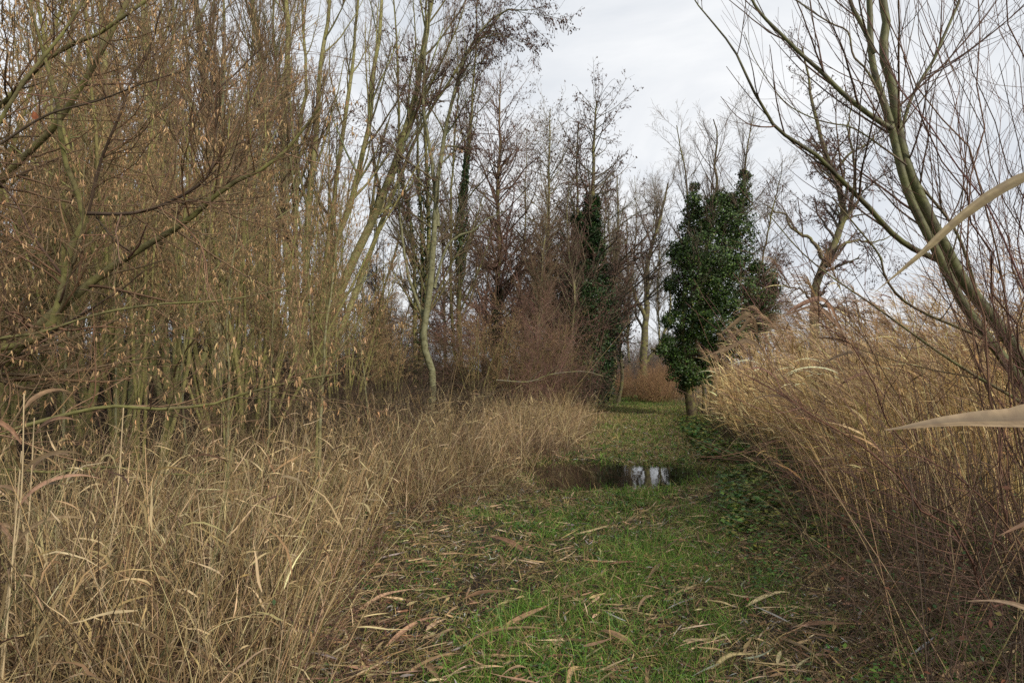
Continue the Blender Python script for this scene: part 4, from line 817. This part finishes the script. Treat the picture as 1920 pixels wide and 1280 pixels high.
# the very near reed outside the right edge whose leaves cross the picture
b = gz(1.0, .88)
reed_thing(b, [b, [1.0, .88, .8], [1.0, .88, 1.5], [.98, .9, 1.9], [.95, .92, 2.15]],
           [[[1.0, .88, 1.48], P(2040, 772, .88), P(1920, 786, .85), P(1790, 790, .83), P(1660, 806, .82)]],
           'near reed at the right edge holding one broad brown blade across the reed bed', lw=.021, plume=False)
b = gz(1.55, 1.45)
reed_thing(b, [b, [1.54, 1.45, .9], [1.50, 1.45, 1.7], [1.42, 1.44, 2.15], [1.36, 1.42, 2.4]],
           [[[1.46, 1.44, 1.98], P(1960, 332, 1.42), P(1885, 352, 1.4), P(1800, 410, 1.38), P(1725, 478, 1.36), P(1640, 548, 1.34)],
            [[1.52, 1.45, 1.35], P(2010, 1165, 1.42), P(1920, 1138, 1.4), P(1870, 1126, 1.38), P(1815, 1126, 1.36)],
            [[1.53, 1.45, 1.2], P(1990, 960, 1.45), P(1930, 978, 1.45), P(1870, 1005, 1.45)]],
           'near reed at the right edge with a pale blade slanting over the willow branches', lw=.0125, plume=False)
def slant(l, D0, D1): return [P(a, b_, D0 + (D1 - D0) * i / (len(l) - 1)) for i, (a, b_) in enumerate(l)]
def field_reed(pts, leaves, label, D0, D1, **k):
    s = slant(pts, D0, D1); b = np.array(s[0]); b[2] = float(hz(b[0], b[1])); s[0] = b
    return reed_thing(b, s, [[P(*q) for q in l] for l in leaves], label, **k)
field_reed([(1900, 1200), (1800, 980), (1700, 800), (1620, 690), (1590, 640), (1555, 590)], [[(1592, 642, 3.7), (1560, 600, 3.6), (1530, 575, 3.6), (1490, 585, 3.6), (1455, 600, 3.6)], [(1575, 615, 3.7), (1550, 568, 3.6), (1520, 565, 3.6), (1480, 588, 3.6)], [(1560, 595, 3.7), (1540, 562, 3.6), (1500, 572, 3.6), (1470, 592, 3.6)], [(1620, 690, 3.8), (1590, 648, 3.7), (1560, 635, 3.7), (1520, 634, 3.7)]],
           'tall leaning reed whose dark leaves stream left above the reed tops', 3.6, 3.7, lw=.017, r=.005)
field_reed([(1690, 1060), (1640, 960), (1560, 860), (1500, 770), (1462, 715), (1436, 690)], [[(1462, 715, 4.8), (1445, 700, 4.7), (1420, 690, 4.7), (1388, 694, 4.7)], [(1500, 770, 4.8), (1470, 745, 4.7), (1440, 742, 4.7), (1400, 750, 4.7)]], 'pale straight reed slanting alone across the foot of the reed bed', 4.9, 4.8, plume=False, col=(.55, .42, .22), r=.0045, lw=.011)
field_reed([(1560, 960), (1500, 850), (1455, 730), (1425, 640), (1405, 580)], [[(1418, 618, 4.9), (1405, 590, 4.8), (1385, 600, 4.8), (1345, 632, 4.8)], [(1422, 630, 4.9), (1410, 596, 4.8), (1390, 618, 4.8), (1358, 640, 4.8)], [(1430, 655, 4.9), (1400, 640, 4.8), (1360, 655, 4.8), (1310, 672, 4.8)]], 'leaning reed with two long leaves hanging in front of the ivy tree', 5.4, 4.9, lw=.019)
field_reed([(1760, 1010), (1700, 840), (1645, 690), (1615, 600), (1600, 540)], [[(1640, 680, 4.9), (1610, 660, 4.8), (1570, 668, 4.8), (1530, 690, 4.8)], [(1655, 715, 4.9), (1625, 700, 4.8), (1590, 712, 4.8), (1560, 735, 4.8)]], 'leaning reed behind the streaming dark leaves', 5.6, 4.9, lw=.015)
# pale reeds at the left edge
GLR = 'pale reeds at the left edge'
for bx, by, tx, ty, L, lab, nl in ((-2.05, 2.55, -1.98, 2.5, 1.52, 'tallest pale reed at the left edge with bleached drooping leaves', 5), (-1.96, 2.4, -1.90, 2.4, 1.3, 'shorter pale reed at the left edge beside the tallest', 4), (-2.22, 2.8, -2.16, 2.8, 1.4, 'pale reed half hidden at the left edge', 4), (-1.86, 2.75, -1.71, 2.7, 1.45, 'grey thick dead stem leaning right through the left straw', 0)):
    b = gz(bx, by); s = [b] + [[bx + (tx - bx) * t + R.normal(0, .01), by + (ty - by) * t, L * t] for t in (.35, .7, 1.0)]; lv_ = []
    for k in range(nl):
        t = .55 + .45 * (k + .5) / nl; p0 = np.array([bx + (tx - bx) * t, by + (ty - by) * t, L * t]); a = R.choice([0, PI]) + R.normal(0, .5)
        lv_.append(blade_paths(p0[None], np.array([.2 + .15 * R.random()]), np.array([a]), np.array([.6]), np.array([1.6]), 5, .05)[0])
    o = reed_thing(b, s, lv_, lab, r=.0045, plume=False, group=GLR, col=(.58, .46, .28), lw=.010)
# reeds standing at the front edge of the bed, one by one
protos = []
def loose_reed():
    o = empty('reed'); L = 2.2 + .5 * R.random(); n1 = np.array([0.]); gs, gl, gp = Geo(), Geo(), Geo()
    st = blade_paths(np.zeros((1, 3)), np.array([L]), np.array([PI + R.normal(0, .4)]), np.array([.12 + .2 * R.random()]), np.array([.3]), 10, .03)
    gs.tubes(st, .0042 * np.linspace(1, .45, 11)[None], 6, tint(RC[0], 1)); gs.build('stalk', M_straw, o)
    for k in range(6):
        p = st[:, 4 + k]; lp_ = blade_paths(p, np.array([.3 + .25 * R.random()]), PI + R.normal(0, .6, 1), R.normal(.9, .25, 1), R.normal(.8, .3, 1), 8, .05); g = Geo()
        g.ribbons(lp_, wtaper(np.array([.009 + .005 * R.random()]), 8, .06, .5), mixtint(RC, (4, 3, 3, 1), 1), unit(np.array([[0, -.5, 1.]])), fold=.3); g.build('leaf', M_reedleaf, o)
    m = 60; e = st[0, -1]; p = e + (st[0, -2] - e) * R.random(m)[:, None]; pp = blade_paths(p, .10 + .14 * R.random(m), PI + R.normal(0, .35, m), np.clip(R.normal(.8, .3, m), .1, 1.6), R.normal(1.2, .4, m), 4, .08)
    gp.ribbons(pp, wtaper(.0024 * np.ones(m), 4, .3), mixtint([(.34, .22, .14), (.44, .31, .19)], (1, 1), m, .2)); gp.build('plume', M_straw, o); return o
for i in range(64):
    if i < 5: o = loose_reed(); protos.append(o)
    else: o = copy_tree(protos[i % 5])
    D = 4.8 + 4.5 * R.random() if i % 2 else 7 + 10 * R.random(); x = (2.9 + (D - 4.8) * .35) + 1.6 * R.random() ** 1.3 if i % 2 else float(Rx(D)) + .6 + 1.6 * R.random(); o.location = (x, D, float(hz(x, D)) - .02); o.rotation_euler.z = R.normal(0, .35); s = .85 + .25 * R.random(); o.scale = (s, s, s)
    tag(o, 'tan plumed reed standing loose in front of the reed bed', 'reed', 'reeds standing loose before the bed')

# ------------------------------------------------------------------ large fallen reed leaves that one can pick out on the track
GF = 'large fallen reed leaves on the track'
FL = [(940, 1165, 1035, 1125, 16, 'broad tan reed leaf pointing up right in the turf below the puddle'), (1185, 1200, 1110, 1178, 15, 'brown leaf lying flat in the green turf'), (860, 1200, 1060, 1172, 9, 'long narrow leaf curving along the lower middle'),
      (730, 1195, 830, 1150, 12, 'long folded tan leaf at the lower left of the track'), (800, 1230, 835, 1270, 15, 'dark tan leaf beside the straw at the bottom'), (985, 1030, 905, 1010, 13, 'tan leaf half under turf left of the bright tuft'), (870, 1112, 965, 1105, 12, 'pair of flat leaves left of the bright green tuft'),
      (945, 1065, 925, 1035, 8, 'short upright leaf above the folded leaf'), (1225, 1110, 1190, 1155, 8, 'thin pale leaf in the middle of the turf'), (1390, 1130, 1480, 1105, 12, 'brown leaf under the dark stems to the right'), (1480, 1165, 1590, 1175, 13, 'reddish brown leaf lying before the brambles'),
      (1445, 1180, 1530, 1240, 12, 'tan leaf pointing down right near the brambles'), (1690, 1180, 1745, 1225, 12, 'bent leaf under the right hand brambles'), (1720, 1190, 1700, 1240, 11, 'upright tan leaf at the foot of the brambles'), (1740, 1275, 1860, 1262, 18, 'broad pinkish leaf in the bottom right corner'),
      (1330, 990, 1440, 975, 8, 'thin leaf along the turf right of the pale patch'), (1070, 1000, 1150, 985, 8, 'narrow leaf beside the grey leaf patch'), (760, 1250, 870, 1215, 10, 'curling leaf at the bottom near the straw'), (1240, 1050, 1205, 1090, 9, 'tan leaf standing in turf above the brown leaf'),
      (680, 1130, 790, 1095, 11, 'leaf lying against the edge of the left straw'), (1060, 1275, 1090, 1240, 12, 'broad leaf cut by the bottom edge'), (1500, 1080, 1560, 1040, 9, 'pale leaf on the dark litter at right'), (990, 1240, 935, 1262, 8, 'short leaf near the bottom middle'), (1325, 1240, 1420, 1215, 11, 'leaf lying across the bottom right turf')]
for (x0, y0, x1, y1, wpx, lab) in FL:
    def gp_(px, py):
        D = 1.57 / ((py - 700) / F); return np.array([(px - 960) / F * D, D])
    a, b_ = gp_(x0, y0), gp_(x1, y1); m = (a + b_) / 2; L = np.linalg.norm(b_ - a); nrm_ = np.array([-(b_ - a)[1], (b_ - a)[0]]) * R.normal(0, .05)
    ctr = np.array([*m, 0.]); ctr[2] = float(hz(m[0], m[1])) + .02
    q = np.array([[*a, .035], [*(a * .65 + b_ * .35 + nrm_ * .8), .055 + .02 * R.random()], [*(a * .3 + b_ * .7 + nrm_ * .8), .06 + .02 * R.random()], [*b_, .04 + .02 * R.random()]]); q[:, 2] += hz(q[:, 0], q[:, 1])
    P_ = resample(q, 16)[None] - ctr; g = Geo(); wv = wpx / F * m[1] * .40
    g.blade(P_[0], wtaper(np.array([wv]), 16, .04, .62)[0], unit(np.array([R.normal(0, .25), -.35, 1.])), .55, mixtint([(.26, .165, .09), (.33, .22, .12), (.19, .11, .06), (.40, .29, .17)], (3, 3, 2, 2), 1, .15)[0], 7)
    o = g.build('fallen_leaf', M_reedleaf); o.location = ctr; tag(o, lab, 'leaf', GF)
# slanting dead canes over the verge right of the puddle, and fallen sticks
def stick(a, b_, r, label, name='dead_cane', col=(.50, .38, .22), cat='cane', bend=.02, D=None, group='dead canes lying over the verge'):
    a, b_ = P(*a), P(*b_); a[2] = max(a[2], float(hz(a[0], a[1])) + .01); b_[2] = max(b_[2], float(hz(b_[0], b_[1])) + .01); m = (a + b_) / 2 + [0, 0, bend]
    T = uni([(np.array([a, a * .7 + b_ * .3 + R.normal(0, .03 + bend * .4, 3), m, a * .2 + b_ * .8 + R.normal(0, .02 + bend * .4, 3), b_]) - a, r, r * .6)], 14); g = Geo(); g.tubes(*T, 6, col)
    if name != 'dead_cane': tw = spawn(T, 9, .1, .95, .7, .16, 5, .15, .03, .6, r * .15, .4); g.tubes(*tw, 4, col)
    o = g.build(name, M_straw if name == 'dead_cane' else M_bark); o.location = a; tag(o, label, cat, group)
stick((1270, 792, 18.5), (1410, 870, 12.0), .012, 'long pale cane slanting down from the ivy tree foot')
stick((1330, 858, 13), (1368, 802, 13), .010, 'short pale cane standing at the crossing')
stick((1335, 885, 11.5), (1415, 800, 11.5), .009, 'pale cane slanting up right through the crossing')
stick((1490, 918, 8.4), (1512, 965, 7.0), .007, 'short bent cane in front of the nettles')
stick((1492, 1040, 5.5), (1512, 975, 5.6), .006, 'short pale cane leaning in the dark litter')
stick((1395, 862, 11.3), (1475, 852, 11.8), .016, 'dark fallen stick before the reeds', 'fallen_stick', (.09, .065, .05), 'stick', group=None)
stick((930, 712, 15.5), (1130, 705, 16.5), .015, 'grey broken branch lying across the straw tops', 'fallen_branch', (.15, .13, .10), 'branch', .10, group=None)
stick((800, 835, 13.2), (836, 800, 13.4), .03, 'split grey log end leaning in straw by the crooked alder', 'fallen_log', (.36, .28, .19), 'log', 0, group=None)
